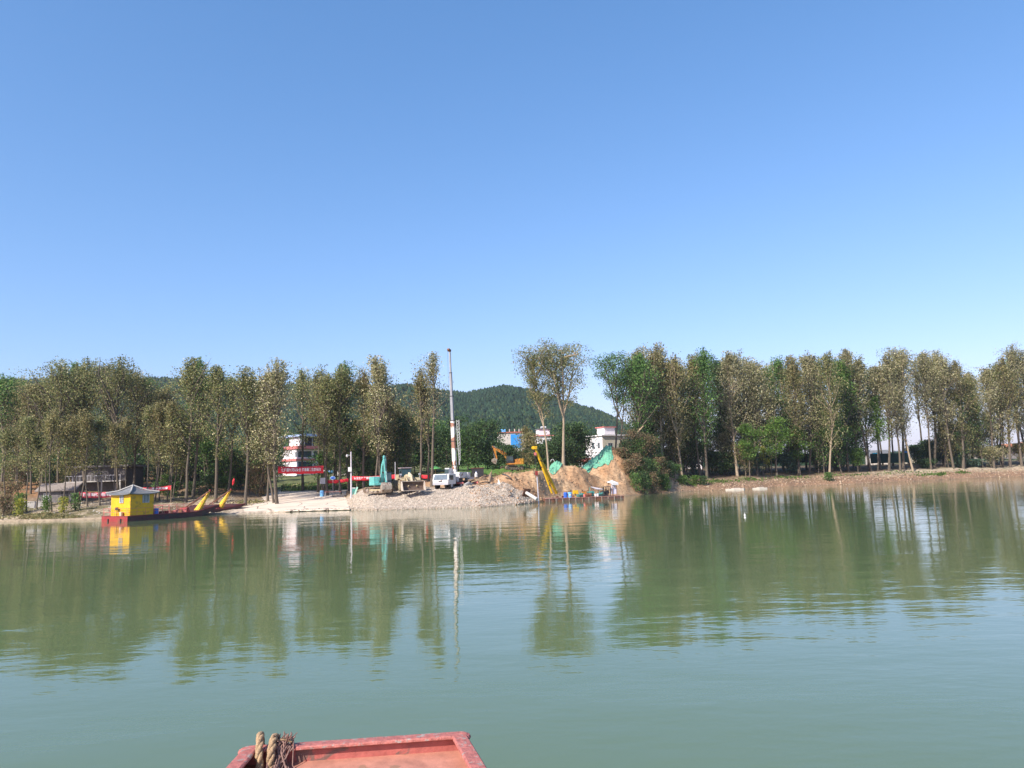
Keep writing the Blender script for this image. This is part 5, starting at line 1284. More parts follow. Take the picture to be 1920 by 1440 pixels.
    # lattice jib beside the boom
    j0, j1 = lc(P(862, 864, Yb)), lc(P(858.2, 787.5, Yb)); b = MB(); n = 15
    def corner(t, k):
        c = j0.lerp(j1, t); w = .07 + .11 * min(1, t * 2.2); a, e = [(-1, -1), (1, -1), (1, 1), (-1, 1)][k]; return c + Rz @ Vector((a * w, e * w, 0))
    for k in range(4): b.tube([corner(0, k), corner(.45, k), corner(1, k)], .028, 4)
    for i in range(n):
        for k in range(4): b.tube([corner(i / n, k), corner((i + 1) / n, (k + 1) % 4)], .016, 3)
    b.tube([corner(0, 0) + Vector((0, 0, -.55)), corner(0, 0)], .05, 5)
    jb = b.build('lattice_jib', WHITE, r)
    b = MB()
    for t, s in ((.12, .9), (.33, .92)): b.tube([foot.lerp(top, .17 + t * .75), j0.lerp(j1, t * 2.2)], .035, 5)
    b.build('jib_bracket', GREYP, jb)
crane_truck()

# ------------------------------------------------------------------ ferries
def ferry(px, py, rz, L, W, label, hut=True, z_tip=1.25):
    p = G(px, py, 0)       # right rear corner at the waterline
    c, s = math.cos(rz), math.sin(rz)
    loc = Vector((p.x - c * W / 2, p.y - s * W / 2, 0))
    r = thing('ferry', loc, rz, label, 'ferry boat')
    D = .55
    prof = [(0, -.35), (0, D), (L * .72, D), (L, z_tip), (L, z_tip - .22), (L * .80, .02), (L * .72, -.35)]
    b = MB(); b.prism(prof, 'x', -W / 2, W / 2); h = b.build('hull', MAROON, r)
    b = MB(); b.box((0, -.015, .22), (W + .02, .03, .62)); b.build('transom', RED, h)
    b = MB()
    for s_ in (-1, 1):
        b.tube([(s_ * W / 2, 0, D + .02), (s_ * W / 2, L * .72, D + .02), (s_ * W / 2, L, z_tip + .02)], .05, 6)
    b.box((0, 0, D + .02), (W + .1, .1, .08)); b.build('rubbing_strake', mat('dark_red_strake', (.20, .03, .03), .6, .3, 3), h)
    b = MB(); b.box((0, L * .36, D + .006), (W - .1, L * .70, .012)); b.build('deck', mat('rusty_deck', (.24, .12, .085), .8, .35, 3, rust=.3), h)
    # railing
    b = MB()
    for s_ in (-1, 1):
        for i in range(int(L * .7 / 1.1)):
            y = .1 + i * 1.1
            b.tube([(s_ * (W / 2 - .08), y, D), (s_ * (W / 2 - .08), y, D + .85)], .022, 4)
        for z in (.45, .85): b.tube([(s_ * (W / 2 - .08), .1, D + z), (s_ * (W / 2 - .08), .1 + 1.1 * (int(L * .7 / 1.1) - 1), D + z)], .018, 4)
    for x in (-1.9, -1.0, -.1, .8, 1.9): b.tube([(x, .08, D), (x, .08, D + .85)], .022, 4)
    for z in (.45, .85): b.tube([(-W / 2 + .08, .08, D + z), (W / 2 - .08, .08, D + z)], .018, 4)
    b.build('railing', PINKRED, r)
    # fenders below the transom
    for x in (-1.0, 1.1):
        b = MB(); b.box((x, -.08, .0), (.14, .1, .6)); b.build('fender', DARK, r)
    if hut:
        x0, x1, y0, y1, z0, z1 = -1.15, W / 2 - .08, .35, 3.3, D, D + 2.5
        w, d = x1 - x0, y1 - y0; cx, cy = (x0 + x1) / 2, (y0 + y1) / 2
        b = MB(); b.box((cx, cy, (z0 + z1) / 2), (w, d, z1 - z0)); hu = b.build('hut', YEL2, r)
        hh = bpy.data.objects.new('cabin_opening', None)
        bpy.data.objects.remove(hh)
        for (face, u, zz, ww, wh) in (('f', .2, 1.45, .62, .85), ('r', .45, 1.4, .85, .95)):
            o = window(hu, face, w, d, u, zz, ww, wh, GREYP, 1, mat('pale_curtain', (.20, .22, .23), .4, .4, 6)); o.location = (cx, cy, z0)
        b = MB(); b.box((x1 - .45, y1 + .03, z0 + 1.0), (.8, .06, 1.9)); b.build('door', DARK, hu)
        # hipped roof with upturned corners
        e = .42; n = 9; V = []; F = []
        a, c_ = w / 2 + e, d / 2 + e; apex = Vector((cx, cy, z1 + .85))
        ring = []
        for k, (sx, sy) in enumerate([(-1, -1), (1, -1), (1, 1), (-1, 1)]):
            nx, ny = [(1, -1), (1, 1), (-1, 1), (-1, -1)][k]
            for i in range(n):
                t = i / n; q = abs(t - .5) * 2
                ring.append(Vector((cx + a * (sx + (nx - sx) * t), cy + c_ * (sy + (ny - sy) * t), z1 - .08 + .16 * q ** 3)))
        m = len(ring); levels = [1.0, .7, .4, .15]
        for lv in levels: V += [apex.lerp(v, lv) - Vector((0, 0, .22 * math.sin(math.pi * lv))) for v in ring]
        V.append(apex)
        for li in range(3):
            for i in range(m): j = (i + 1) % m; F.append((li * m + i, li * m + j, (li + 1) * m + j, (li + 1) * m + i))
        for i in range(m): F.append((3 * m + i, 3 * m + (i + 1) % m, 4 * m))
        base = len(V); V += [v - Vector((0, 0, .09)) for v in ring]
        for i in range(m): j = (i + 1) % m; F.append((base + i, base + j, j, i))
        F.append(tuple(base + i for i in range(m))[::-1])
        b = MB(); b.raw(V, F); rf = b.build('hut_roof', GREYT, r)
        b = MB()
        for k in range(4): b.tube([ring[k * n] + Vector((0, 0, .03)), apex.lerp(ring[k * n], .55) + Vector((0, 0, -.14)), apex + Vector((0, 0, .05))], .07, 6)
        b.build('ridge_tiles', mat('pale_ridge', (.42, .40, .36), .8, .2, 4), rf)
        b = MB(); b.tube([apex, apex + Vector((0, 0, .25))], [.07, .03], 6); b.build('finial', DARK, rf)
        b = MB(); b.box((cx - .3, .12, z0 + .85), (.42, .1, .3)); b.tube([(cx - .3, .12, z0), (cx - .3, .12, z0 + .8)], .03, 5); b.build('lamp_box', DARK, r)
        b = MB(); b.tube([(cx + .45, .12, z0), (cx + .45, .12, z0 + .5)], [.16, .19], 10); b.build('bucket', mat('pale_yellow_plastic', (.75, .55, .35), .5, .1, 3), r)
        b = MB(); b.tube([(x1 - .3, y1 + .55, z0), (x1 - .3, y1 + .55, z0 + .7)], .3, 12); b.build('drum', BLUE, r)
    # deck gear
    rg = random.Random(3)
    for i in range(9):
        y = L * (.34 + .035 * i) + rg.uniform(-.2, .2); x = rg.uniform(.3, W / 2 - .5)
        b = MB(); b.box((x, y, D + .16), (rg.uniform(.2, .6), rg.uniform(.2, .5), .3), rot=(0, 0, rg.uniform(0, 1))); b.build('deck_gear', rg.choice([RED, PINKRED, WOOD, RUST]), r)
    # yellow tapered ramp-lifting mast at the bow with red stays
    for y_, top_h, fl in ((L * (.80 if hut else .71), 2.45, not hut),):
        base = Vector((W / 2 - 1.0, y_, D)); tp = base + Vector((.62, 1.35, top_h))
        b = MB()
        beam(b, base, tp, .85, .42, .12, .10); mst = b.build('lifting_mast', YEL, r)
        b = MB(); b.tube([base + Vector((-.3, -2.2, .2)), tp], .07, 6); b.tube([base + Vector((.3, -2.4, .1)), tp], .06, 6); b.build('mast_stay', RUST, r)
        b = MB(); b.tube([tp, Vector((W / 2 - .5, L - .3, z_tip))], .014, 4); b.build('mast_cable', DARK, r)
        b = MB(); b.tube([tp + Vector((0, 0, -.12)), tp + Vector((0, 0, .14))], .10, 8); b.build('mast_head', RED, mst)
    # winches
    b = MB(); b.tube([(W / 2 - 1.7, L * .66, D + .35), (W / 2 - .5, L * .66, D + .35)], .22, 12); b.box((W / 2 - 1.1, L * .66, D + .15), (1.4, .5, .25)); b.build('winch', RED, r)
    return r
FR = -math.atan2(.45, .89)
ferry(239, 978, FR, 12.7, 4.3, 'long maroon ferry with a yellow hut and grey hipped roof at its stern')
c_, s_ = math.cos(FR), math.sin(FR)
q0 = G(239, 978, 0); off = Vector((q0.x - c_ * 4.5 + s_ * -9.0, q0.y - s_ * 4.5 + c_ * 9.0, 0))
pp = proj(off.x, off.y, 0)
f2 = ferry(pp[0], pp[1], FR, 12.2, 4.2, 'second maroon ferry moored behind the first with a yellow bow mast and red flag', hut=False, z_tip=1.05)
tpw = P(437, 912, 104); 
fl = thing('flag', P(436.5, 914, 104.2), 0, 'small furled red flag on a thin staff above the second ferry bow', 'flag')
b = MB(); b.tube([(0, 0, -.2), (.0, 0, 1.35)], .018, 5); b.build('staff', DARK, fl)
b = MB(); b.raw([(-.02, 0, .25), (.10, .03, 1.25), (.22, .0, 1.1), (.18, .06, .6), (-.10, .02, .45), (.02, -.08, .8), (.1, .12, .8), (-.05, -.03, .9)], [(0, 5, 3), (5, 1, 2), (5, 2, 3), (0, 4, 5), (4, 7, 5), (7, 1, 5), (0, 3, 6), (3, 2, 6), (2, 1, 6), (6, 1, 7), (0, 6, 4), (4, 6, 7)]); b.build('cloth', REDCLOTH, fl)

# ------------------------------------------------------------------ derrick barge
def barge():
    p0 = G(1024, 941, 0); p1 = G(1170, 935, 0)
    d = p1 - p0; L = d.length; rz = math.atan2(d.y, d.x)
    r = thing('derrick_barge', p0 - Vector((0, 0, .13)), rz, 'low rusty work barge with a tall yellow A-frame derrick moored by the dug bank', 'barge')
    b = MB(); b.box((L / 2, 1.4, .16), (L, 2.8, .72)); h = b.build('hull', mat('barge_hull', (.12, .075, .06), .8, .4, 2, rust=.3), r)
    b = MB(); b.box((L / 2, 1.4, .54), (L + .1, 2.9, .07)); b.build('deck', mat('barge_deck', (.34, .18, .14), .8, .3, 3, rust=.2), h)
    for i in range(12):
        b = MB(); b.box((L * (i + .5) / 12, -.04, .2), (.10, .09, .62)); b.build('hull_rib', STEEL, h)
    b = MB()
    for i in range(int(L / 1.0)): b.tube([(i * 1.0 + 1.6, 2.7, .55), (i * 1.0 + 1.6, 2.7, 1.35)], .025, 4)
    b.tube([(1.6, 2.7, 1.35), (1.6 + int(L / 1.0) - 1, 2.7, 1.35)], .022, 4); b.build('railing', RUST, r)
    def lc(v):
        v = Vector(v) - r.location; c, s = math.cos(-rz), math.sin(-rz); return Vector((c * v.x - s * v.y, s * v.x + c * v.y, v.z))
    Yd = p0.y + .4
    f1 = lc(P(1035.5, 925, Yd)); f2_ = lc(P(1043.5, 925, Yd + 1.3)); tp = lc(P(1003.5, 841, Yd - 1.5))
    b = MB(); b.tube([f1 + Vector((0, 0, -.1)), f1.lerp(tp, .5), tp], [.14, .16, .12], 8); b.tube([f2_, f2_.lerp(tp, .5), tp], [.22, .24, .15], 8); b.build('derrick_leg', YEL, r)
    for t in (.25, .5, .75):
        b = MB(); b.tube([f1.lerp(tp, t), f2_.lerp(tp, t)], .05, 6); b.build('cross_brace', YEL, r)
    b = MB(); b.box(tp + Vector((-.05, 0, .12)), (.5, .5, .4)); b.tube([tp + Vector((-.25, -.1, .1)), tp + Vector((-.25, .25, .1))], .22, 12); b.build('derrick_head', YEL, r)
    hk = lc(P(1006, 887, Yd - 1.5)); hb = tp + Vector((-.3, 0, 0))
    b = MB(); b.tube([hb, hk + Vector((0, 0, .2))], .02, 4); b.tube([hb + Vector((.12, 0, 0)), hk + Vector((.1, 0, .2))], .02, 4); b.build('hoist_cable', DARK, r)
    b = MB(); b.box(hk, (.3, .2, .55)); b.tube([hk + Vector((0, 0, -.25)), hk + Vector((.1, 0, -.45)), hk + Vector((-.05, 0, -.6))], .05, 6); b.build('hook_block', RED, r)
    b = MB(); b.box(lc(P(1003.5, 851, Yd - 1.5)), (.3, .25, .4)); b.build('sheave_block', PINKRED, r)
    b = MB(); b.tube([hk + Vector((.05, 0, -.5)), lc(G(1010.5, 946, 0)) + Vector((0, 0, -.6))], .07, 6); b.build('hanging_pipe', GREYP, r)
    st = Vector((L * .86, 1.4, 1.3))
    b = MB(); b.tube([lc(P(1068, 868, Yd + 6)) , Vector((L * .62, 1.4, 2.2)), Vector((L * .80, 1.4, 1.55))], .02, 4); b.build('guy_cable', DARK, r)
    # deck machinery
    def eng(x, y, m, w=1.0, h=.75):
        b = MB(); b.box((x, y, .58 + h * .35), (w, .55, h * .7)); b.tube([(x - w * .3, y - .3, .58 + h * .55), (x + w * .3, y - .3, .58 + h * .55)], .16, 10); b.tube([(x + w * .4, y, .6 + h * .5), (x + w * .4, y - .32, .6 + h * .5)], .26, 12); b.tube([(x, y, .6 + h * .7), (x, y, .6 + h * 1.25)], .05, 6); b.build('engine', m, r, bevel=.02)
    eng(L * .46, 1.0, ENGG, .8, .55); eng(L * .60, 1.3, ENGG, .9, 1.0); eng(L * .72, 1.0, ENGG, .8, .6); eng(L * .80, 1.6, DARK, 1.0, 1.0)
    b = MB(); b.box((L * .435, 1.9, 1.25), (.62, .5, .52)); b.box((L * .435, 1.9, .8), (.08, .08, .5)); b.build('control_box', YEL, r)
    b = MB(); b.box((L * .535, 1.5, .9), (.5, .5, .7)); b.box((L * .535, 1.5, 1.27), (.55, .55, .04)); b.build('winch_frame', ORG, r)
    b = MB(); b.tube([(L * .56 - .2, .9, .85), (L * .56 + .5, .9, .85)], .25, 12); b.build('winch_drum', RUST, r)
    for k, x in enumerate((L * .655, L * .68, L * .51)):
        b = MB(); b.tube([(x, .7, .58), (x, .7, .95)], [.16, .19], 10); b.build('bucket', [WHITE, LETTER, PINKRED][k], r)
    b = MB()
    for x in (L * .755, L * .80, L * .845):
        for y in (.5, 2.3): b.box((x, y, 1.2), (.08, .08, 1.3))
    b.box((L * .80, 1.4, 1.85), (L * .10, 1.9, .06)); b.build('machine_frame', DARK, r)
    b = MB()
    for x in (L * .875, L * .93):
        for y in (.6, 2.0): b.tube([(x, y, .56), (x, y, 2.35)], .035, 5)
    o = b.build('canopy_frame', RUST, r)
    b = MB(); b.raw([(L * .855, .4, 2.30), (L * .95, .4, 2.38), (L * .95, 2.2, 2.55), (L * .855, 2.2, 2.50), (L * .90, 1.3, 2.75), (L * .86, .38, 2.05), (L * .95, .38, 2.08)], [(0, 1, 4), (1, 2, 4), (2, 3, 4), (3, 0, 4), (0, 5, 6, 1), (3, 2, 1, 0)]); b.build('canopy_sheet', WHITE, o)
    b = MB(); b.box((L * .905, 1.0, 1.25), (.7, .5, .9)); b.box((L * .905, 1.0, 1.9), (.5, .3, .3)); b.build('covered_pump', mat('lilac_sheet', (.62, .60, .68), .7, .1, 3), r)
    b = MB(); b.tube([(L * .63, 1.6, 1.9), (L * .70, 1.6, 1.62), (L * .80, 1.5, 1.5)], [.05, .16, .08], 6); b.build('furled_sheet', mat('white_sheet', (.6, .56, .6), .8, .2, 3), r)
    for k in range(9):
        x = L * (.2 + .07 * k) ; b = MB(); b.box((x, 2.0 + .2 * math.sin(k * 5), .68), (.3 + .1 * (k % 3), .3, .22), rot=(0, 0, k)); b.build('deck_gear', [RUST, RED, WOOD][k % 3], r)
    c, s = math.cos(rz), math.sin(rz)
    for k, (px, m, lab) in enumerate([(1062.5, BLUE, 'dark blue drum standing on the barge deck'), (1070.5, LBLUE, 'light blue drum with a pale label on the barge deck')]):
        X = (px - 1024) / 146 * L; loc = p0 + Vector((c * X - s * .55, s * X + c * .55, .448))
        dr = drum(lab, 0, 0, m, .27, .72, loc=loc)
        if k: b = MB(); b.box((0, -.285, .36), (.22, .02, .2)); b.build('label_patch', WHITE, dr)
barge()

# rusty plate with a pale pipe at the gravel's tip
p = P(988, 928, 99)
r = thing('pipe_intake', Vector((p.x, p.y, 0)), 0, 'pale pipe end through a tilted rusty steel plate at the gravel tip', 'pipe')
q0_, q1_ = P(987, 924, 99.5) - r.location, P(1007, 936.5, 97.5) - r.location
b = MB(); b.tube([q0_ + (q0_ - q1_) * .1, q0_, q1_], .21, 14, cap=True); b.build('pipe', mat('pale_pipe', (.50, .48, .44), .6, .15, 4), r)
ax = (q1_ - q0_).normalized(); up = Vector((.25, 0, 1)).normalized(); sd_ = ax.cross(up).normalized(); up = sd_.cross(ax).normalized(); b = MB()
vs = []
for t in (-.03, .03):
    for a, c in ((-.55, -.5), (.5, -.55), (.55, .5), (-.5, .6)): vs.append(q0_ + ax * t + sd_ * a + up * c)
b.raw(vs, [(0, 1, 2, 3), (7, 6, 5, 4), (0, 4, 5, 1), (1, 5, 6, 2), (2, 6, 7, 3), (3, 7, 4, 0)]); b.build('plate', RUST, r)
# debris, timber and tanks on the dug earth
def log(name, label, cat, a, b_, rad, m, taper=.7, stubs=2):
    mid = (a + b_) / 2; r = thing(name, mid, 0, label, cat)
    b = MB(); b.tube([a - mid, (a - mid).lerp(b_ - mid, .5) + Vector((0, 0, rad)), b_ - mid], [rad, rad * .85, rad * taper], 8); b.build('stem', m, r)
    for k in range(stubs):
        c = (a - mid).lerp(b_ - mid, .3 + .4 * k); b = MB(); b.tube([c, c + Vector((.2, -.1, .5 + .2 * k))], [rad * .4, rad * .15], 5); b.build('branch', m, r)
log('fallen_trunk', 'bare pale trunk leaning steeply in the brush right of the net', 'trunk', P(1176, 836, 134), P(1206, 799, 137), .16, WOODL, .6, 2)
log('fallen_trunk', 'long grey log lying across the rubble right of the crane truck', 'trunk', P(878, 901, 106), P(916, 899, 107.5), .14, WOOD, .6)
log('fallen_trunk', 'short thick log on the gravel edge right of the crane truck', 'trunk', P(872, 909.5, 101.5), P(884, 908, 102.5), .22, CONC, .8, 0)
log('fallen_trunk', 'dark timber lying diagonally on the earth left of the derrick', 'trunk', P(942, 889, 108), P(958, 897, 107), .12, DARK, .8, 1)
log('fallen_trunk', 'dark root timber sticking up at the left of the earth heap', 'trunk', P(917, 905, 103.5), P(921, 886, 106), .2, WOOD, .5, 2)
log('fallen_trunk', 'thin dead stem leaning by the green net', 'trunk', P(1199, 880, 133), P(1208, 866, 134), .07, WOODL, .5, 0)
for k, (pa, pb) in enumerate([((884, 904, 104), (906, 900, 105)), ((890, 899, 105.5), (914, 903, 104.5)), ((900, 906, 102.8), (918, 904, 103.5)), ((876, 905, 103.5), (892, 897, 105))]):
    log('scrap_timber', ['pale plank lying flat in the rubble pile, lowest one', 'crossed brown plank on top of the rubble pile', 'dark plank at the right foot of the rubble pile', 'leaning plank at the left end of the rubble pile'][k], 'plank', P(*pa), P(*pb), .07, [WOODL, WOOD, DARK, WOOD][k], .9, 0)
p = on_ground(896, 112)
p.z = P(896, 895, 112).z
r = thing('site_tank', p, math.radians(8), 'dark open-sided tank box on the earth right of the crane truck', 'tank')
b = MB(); b.box((0, .3, .65), (1.7, .9, 1.3)); b.build('shell', DARK, r); b = MB(); b.box((0, .3, 1.34), (1.9, 1.1, .08)); b.build('lid', RUST, r)
r = thing('water_can', P(893, 894.5, 110.6), 0, 'white plastic can in front of the dark tank', 'can')
b = MB(); b.tube([(0, 0, 0), (0, 0, .45), (0, 0, .6), (0, 0, .75)], [.22, .24, .12, .08], 12); b.build('can_body', WHITE, r); b = MB(); b.tube([(0, 0, .75), (0, 0, .82)], .06, 8); b.build('cap', BLUE, r)
r = thing('sand_bag', P(935.5, 908, 99), 0, 'small white bag standing at the top of the gravel', 'bag')
b = MB(); b.raw([(-.2, -.12, 0), (.2, -.12, 0), (.2, .12, 0), (-.2, .12, 0), (-.1, -.06, .45), (.06, -.06, .42), (.06, .06, .42), (-.1, .06, .45), (-.04, 0, .7)], [(0, 1, 5, 4), (1, 2, 6, 5), (2, 3, 7, 6), (3, 0, 4, 7), (4, 5, 8), (5, 6, 8), (6, 7, 8), (7, 4, 8), (3, 2, 1, 0)]); b.build('sack', WHITE, r)
p = P(1036, 880, 125); p.z = ground_z(p.x, p.y)
r = thing('bent_pipe', p, 0, 'thin pale pipe bent over like a hook between the two tall trees', 'pipe'); zt = P(1040, 861, 125).z - p.z; wv = 6.5 * 125 / FPX
b = MB(); b.tube([(wv * .6, 0, -.3), (wv * .6, 0, zt * .8), (wv * .4, 0, zt * .97), (0, 0, zt), (-wv * .35, 0, zt * .93), (-wv * .42, 0, zt * .8)], .045, 6); b.build('tube', WHITE, r)

# green dust nets draped over the earth
def net(label, f, n=40, m=22):
    V = []; F = []
    for i in range(n + 1):
        for j in range(m + 1):
            px, Y = f(i / n, j / m); x = float(u_of_px(px)) * Y
            V.append((x, Y, ground_z(x, Y) + .12 + .12 * math.sin(i * 1.3 + j * .7) * math.sin(j * 1.1) + .05 * math.sin(i * 3.1 - j * 2.2)))
    for i in range(n):
        for j in range(m):
            a = i * (m + 1) + j; F.append((a, a + m + 1, a + m + 2, a + 1))
    mid = np.array(V).mean(0); V = np.array(V) - mid
    o = np_mesh('dust_net', V, F, mat('green_dust_net', (.12, .34, .22), .9, .4, 3.5, bump=.5), smooth=True); o.location = mid
    tag(o, label, 'net', 'green dust nets')
def crest_y(k, px): return float(np.interp(px, CR[k][0], CR[k][2]))
def nety(s, t):
    px = 1089 + s * 61; Lw = np.interp(s, [0, .1, .22, .35, .6, .85, 1], [.6, 2.6, 4.6, 3.6, 4.2, 4.0, 3.4]) + .25 * math.sin(s * 31)
    return px + 1.5 * math.sin(t * 9), crest_y(0, px) + .9 - (1 - t) * (Lw + .9)
net('large green dust net draped over the high earth mound', nety, 48, 26)
def nety2(s, t):
    px = 1030 + s * 25; Lw = np.interp(s, [0, .3, .7, 1], [2.4, 3.4, 2.0, .8]) + .2 * math.sin(s * 17)
    return px, crest_y(1, px) + .8 - (1 - t) * (Lw + .8)
net('small green dust net at the foot of the two tall trees', nety2, 22, 14)
for k, (px, wd) in enumerate([(1378, 3.6), (1424, 3.0)]):
    q = G(px, 918.5 - (px - 1378) * .035, 0)
    r = thing('stone_slab', Vector((q.x, q.y, .05)), .12 * k, ['pale flat slab at the waterline below the right wood, left of two', 'pale flat slab at the waterline below the right wood, right of two'][k], 'slab')
    b = MB(); b.prism([(-wd / 2, -.5), (-wd * .1, -.75), (wd * .4, -.6), (wd / 2, .1), (wd * .2, .7), (-wd * .35, .6)], 'z', -.3, .16); b.build('slab_body', mat('pale_slab', (.52, .46, .38), .9, .2, 2, bump=.4), r, bevel=.04)
    b = MB(); b.box((.2, .1, .22), (wd * .4, .5, .12), rot=(0, 0, .3)); b.build('upper_slab', mat('pale_slab', (.52, .46, .38)), r)
# floats on the water at the right
for k, (px, py) in enumerate([(1396.5, 966), (1397, 970.5)]):
    r = thing('float', G(px, py, 0), 0, ['small white float bobbing before the right bank, the farther of two', 'small white float bobbing before the right bank, the nearer of two'][k], 'float')
    b = MB(); b.ball((0, 0, .02), (.09, .09, .06), 10, 6); b.build('buoy', WHITE, r); b = MB(); b.tube([(0, 0, .1), (0, 0, .2)], .025, 6); b.build('ring', WHITE, r)

# ------------------------------------------------------------------ foreground bow
BOWP = mat('worn_pinkred_bow_paint', (.37, .10, .078), .6, .25, 9, bump=.25, rust=.12, rustcol=(.16, .09, .07))
BOWE = mat('chipped_rail_paint', (.40, .13, .102), .6, .3, 30, bump=.4, rust=.12, rustcol=(.33, .25, .21))
def bow():
    zr = 2.1
    A, B, C, D = G(462, 1402, zr), G(868, 1374, zr), G(908, 1440, zr), G(428, 1440, zr)
    rb = (C - B).normalized(); ra = (D - A).normalized()
    C2 = B + rb * 6.2; D2 = A + ra * 6.2
    r = thing('ferry_bow', Vector(((A.x + B.x) / 2, (A.y + B.y) / 2, 0)), 0, 'worn pink-red steel boat bow with a raised rim in the foreground', 'boat')
    o = r.location
    lf = lambda v: Vector((v.x - o.x, v.y - o.y, v.z))
    A, B, C2, D2 = lf(A), lf(B), lf(C2), lf(D2)
    cen = (A + B + C2 + D2) / 4
    def dn(v, z, k=0.0):
        q = v.lerp(Vector((cen.x, cen.y, v.z)), k); return Vector((q.x, q.y, z))
    # hull sides
    zd = zr - .085
    b = MB(); top = [A, B, C2, D2]; vs = [Vector((v.x, v.y, zr - .03)) for v in top] + [dn(v, -.3, .06) for v in top]
    b.raw(vs, [(0, 1, 5, 4), (1, 2, 6, 5), (2, 3, 7, 6), (3, 0, 4, 7), (4, 5, 6, 7)]); b.build('hull', BOWP, r)
    # inner bulwark and deck, deck drops towards the person
    ins = [v.lerp(Vector((cen.x, cen.y, v.z)), .012) for v in top]
    b = MB(); vs = [Vector((v.x, v.y, zr - .016)) for v in ins] + [Vector((v.x, v.y, zd - .02)) for v in ins]
    b.raw(vs, [(1, 0, 4, 5), (2, 1, 5, 6), (3, 2, 6, 7), (0, 3, 7, 4)]); b.build('bulwark', BOWP, r)
    n = 24; V = []; F = []
    for i in range(n + 1):
        for j in range(n + 1):
            s, t = i / n, j / n
            p = ins[0].lerp(ins[1], s).lerp(ins[3].lerp(ins[2], s), t)
            V.append((p.x, p.y, zd - .32 * t + .008 * math.sin(s * 9 + t * 40) * math.sin(t * 23)))
    for i in range(n):
        for j in range(n): a = i * (n + 1) + j; F.append((a, a + 1, a + n + 2, a + n + 1))
    np_mesh('deck', V, F, mat('pale_worn_deck', (.44, .195, .135), .6, .25, 7, bump=.2, rust=.14, rustcol=(.30, .16, .10)), r, smooth=True)
    # rolled rail
    def rail(p, q, name):
        t = (q - p).normalized(); s = t.cross(Vector((0, 0, 1))).normalized()
        if s.dot(cen - p) < 0: s = -s          # s points inwards
        prof = [(-.010, -.03), (-.012, .002), (-.005, .008), (.030, .009), (.066, .008), (.074, .002), (.075, -.008), (.068, -.013), (.0, -.014)]
        k = len(prof); m = 40; vs = []; fs = []
        for i in range(m + 1):
            c = p.lerp(q, i / m); w = .0008 * math.sin(i * 1.9) + .0008 * math.sin(i * .6)
            for a, h in prof: vs.append(c + s * (a + w) + Vector((0, 0, h + w * .8)))
        for i in range(m):
            for j in range(k - 1): fs.append((i * k + j, i * k + j + 1, (i + 1) * k + j + 1, (i + 1) * k + j))
        fs.append(tuple(range(k))); fs.append(tuple(m * k + j for j in range(k))[::-1])
        b = MB(); b.raw(vs, fs); b.build(name, BOWE, r, smooth=False)
    rail(A, B, 'bow_rail'); rail(B, C2, 'side_rail'); rail(A, D2, 'side_rail')
    b = MB()
    for v, q in ((A, .06), (B, .065)): b.ball((v.x + (cen.x - v.x) * .01, v.y + (cen.y - v.y) * .01, zr - .012), (q * .8, q * .8, .024), 12, 6)
    b.build('corner_cap', BOWE, r)

    # ropes
    ROPE = mat('hemp_rope', (.40, .27, .15), .95, .35, 60, bump=.6)
    tv = (B - A).normalized(); inw = Vector((-tv.y, tv.x, 0)); 
    if inw.dot(cen - A) < 0: inw = -inw
    def strand_rope(path, rad, name, parent, turns=26, m=ROPE):
        path = [Vector(p) for p in path]; N = 90
        # resample
        seg = [0]
        for a, c in zip(path, path[1:]): seg.append(seg[-1] + (c - a).length)
        def at(t):
            d = t * seg[-1]
            for i in range(len(path) - 1):
                if d <= seg[i + 1] or i == len(path) - 2:
                    u = (d - seg[i]) / (seg[i + 1] - seg[i] + 1e-9); p0, p1, p2, p3 = path[max(0, i - 1)], path[i], path[i + 1], path[min(len(path) - 1, i + 2)]
                    return .5 * ((2 * p1) + (p2 - p0) * u + (2 * p0 - 5 * p1 + 4 * p2 - p3) * u * u + (-p0 + 3 * p1 - 3 * p2 + p3) * u ** 3)
        pts = [at(i / N) for i in range(N + 1)]
        b = MB()
        for k in range(3):
            sp = []
            for i, p in enumerate(pts):
                tt = (pts[min(i + 1, N)] - pts[max(i - 1, 0)]).normalized(); a = tt.cross(tv).normalized() if abs(tt.dot(tv)) < .95 else tt.cross(Vector((0, 0, 1))).normalized(); c = tt.cross(a)
                an = 2 * math.pi * (k / 3 + turns * i / N / 3); sp.append(p + (a * math.cos(an) + c * math.sin(an)) * rad * .52)
            b.tube(sp, rad * .60, 7)
        b.build(name, m, parent, smooth=True)
    def over(x, lift, drift, rad, name, lab):
        c = A + tv * x
        rr_ = thing(name, Vector((c.x + o.x, c.y + o.y, c.z)), 0, lab, 'rope', 'hemp ropes over the bow rail'); z = Vector((0, 0, 1))
        pth = [-inw * .05 - z * .35, -inw * .05 - z * .08, -inw * .02 + z * (.02 + lift * .6), inw * .05 + z * (.035 + lift) + tv * drift * .4, inw * .125 + z * -.0 + tv * drift * .7, inw * .15 - z * .09 + tv * drift, inw * .35 - z * .115 + tv * drift * 1.5, inw * .8 - z * .14 + tv * drift * 1.6]
        strand_rope(pth, rad, 'rope_strands', rr_)
        return rr_
    over(.075, .035, .03, .021, 'rope', 'thick tan rope looped over the bow rail nearest its left corner')
    over(.165, .018, -.005, .022, 'rope', 'thick tan rope looped over the rail beside the frayed wire bundle')
    c = A + tv * .213
    wb = thing('wire_bundle', Vector((c.x + o.x, c.y + o.y, c.z)), 0, 'frayed rusty wire bundle tied over the rail right of the two ropes', 'wire bundle')
    rg = random.Random(9); b = MB()
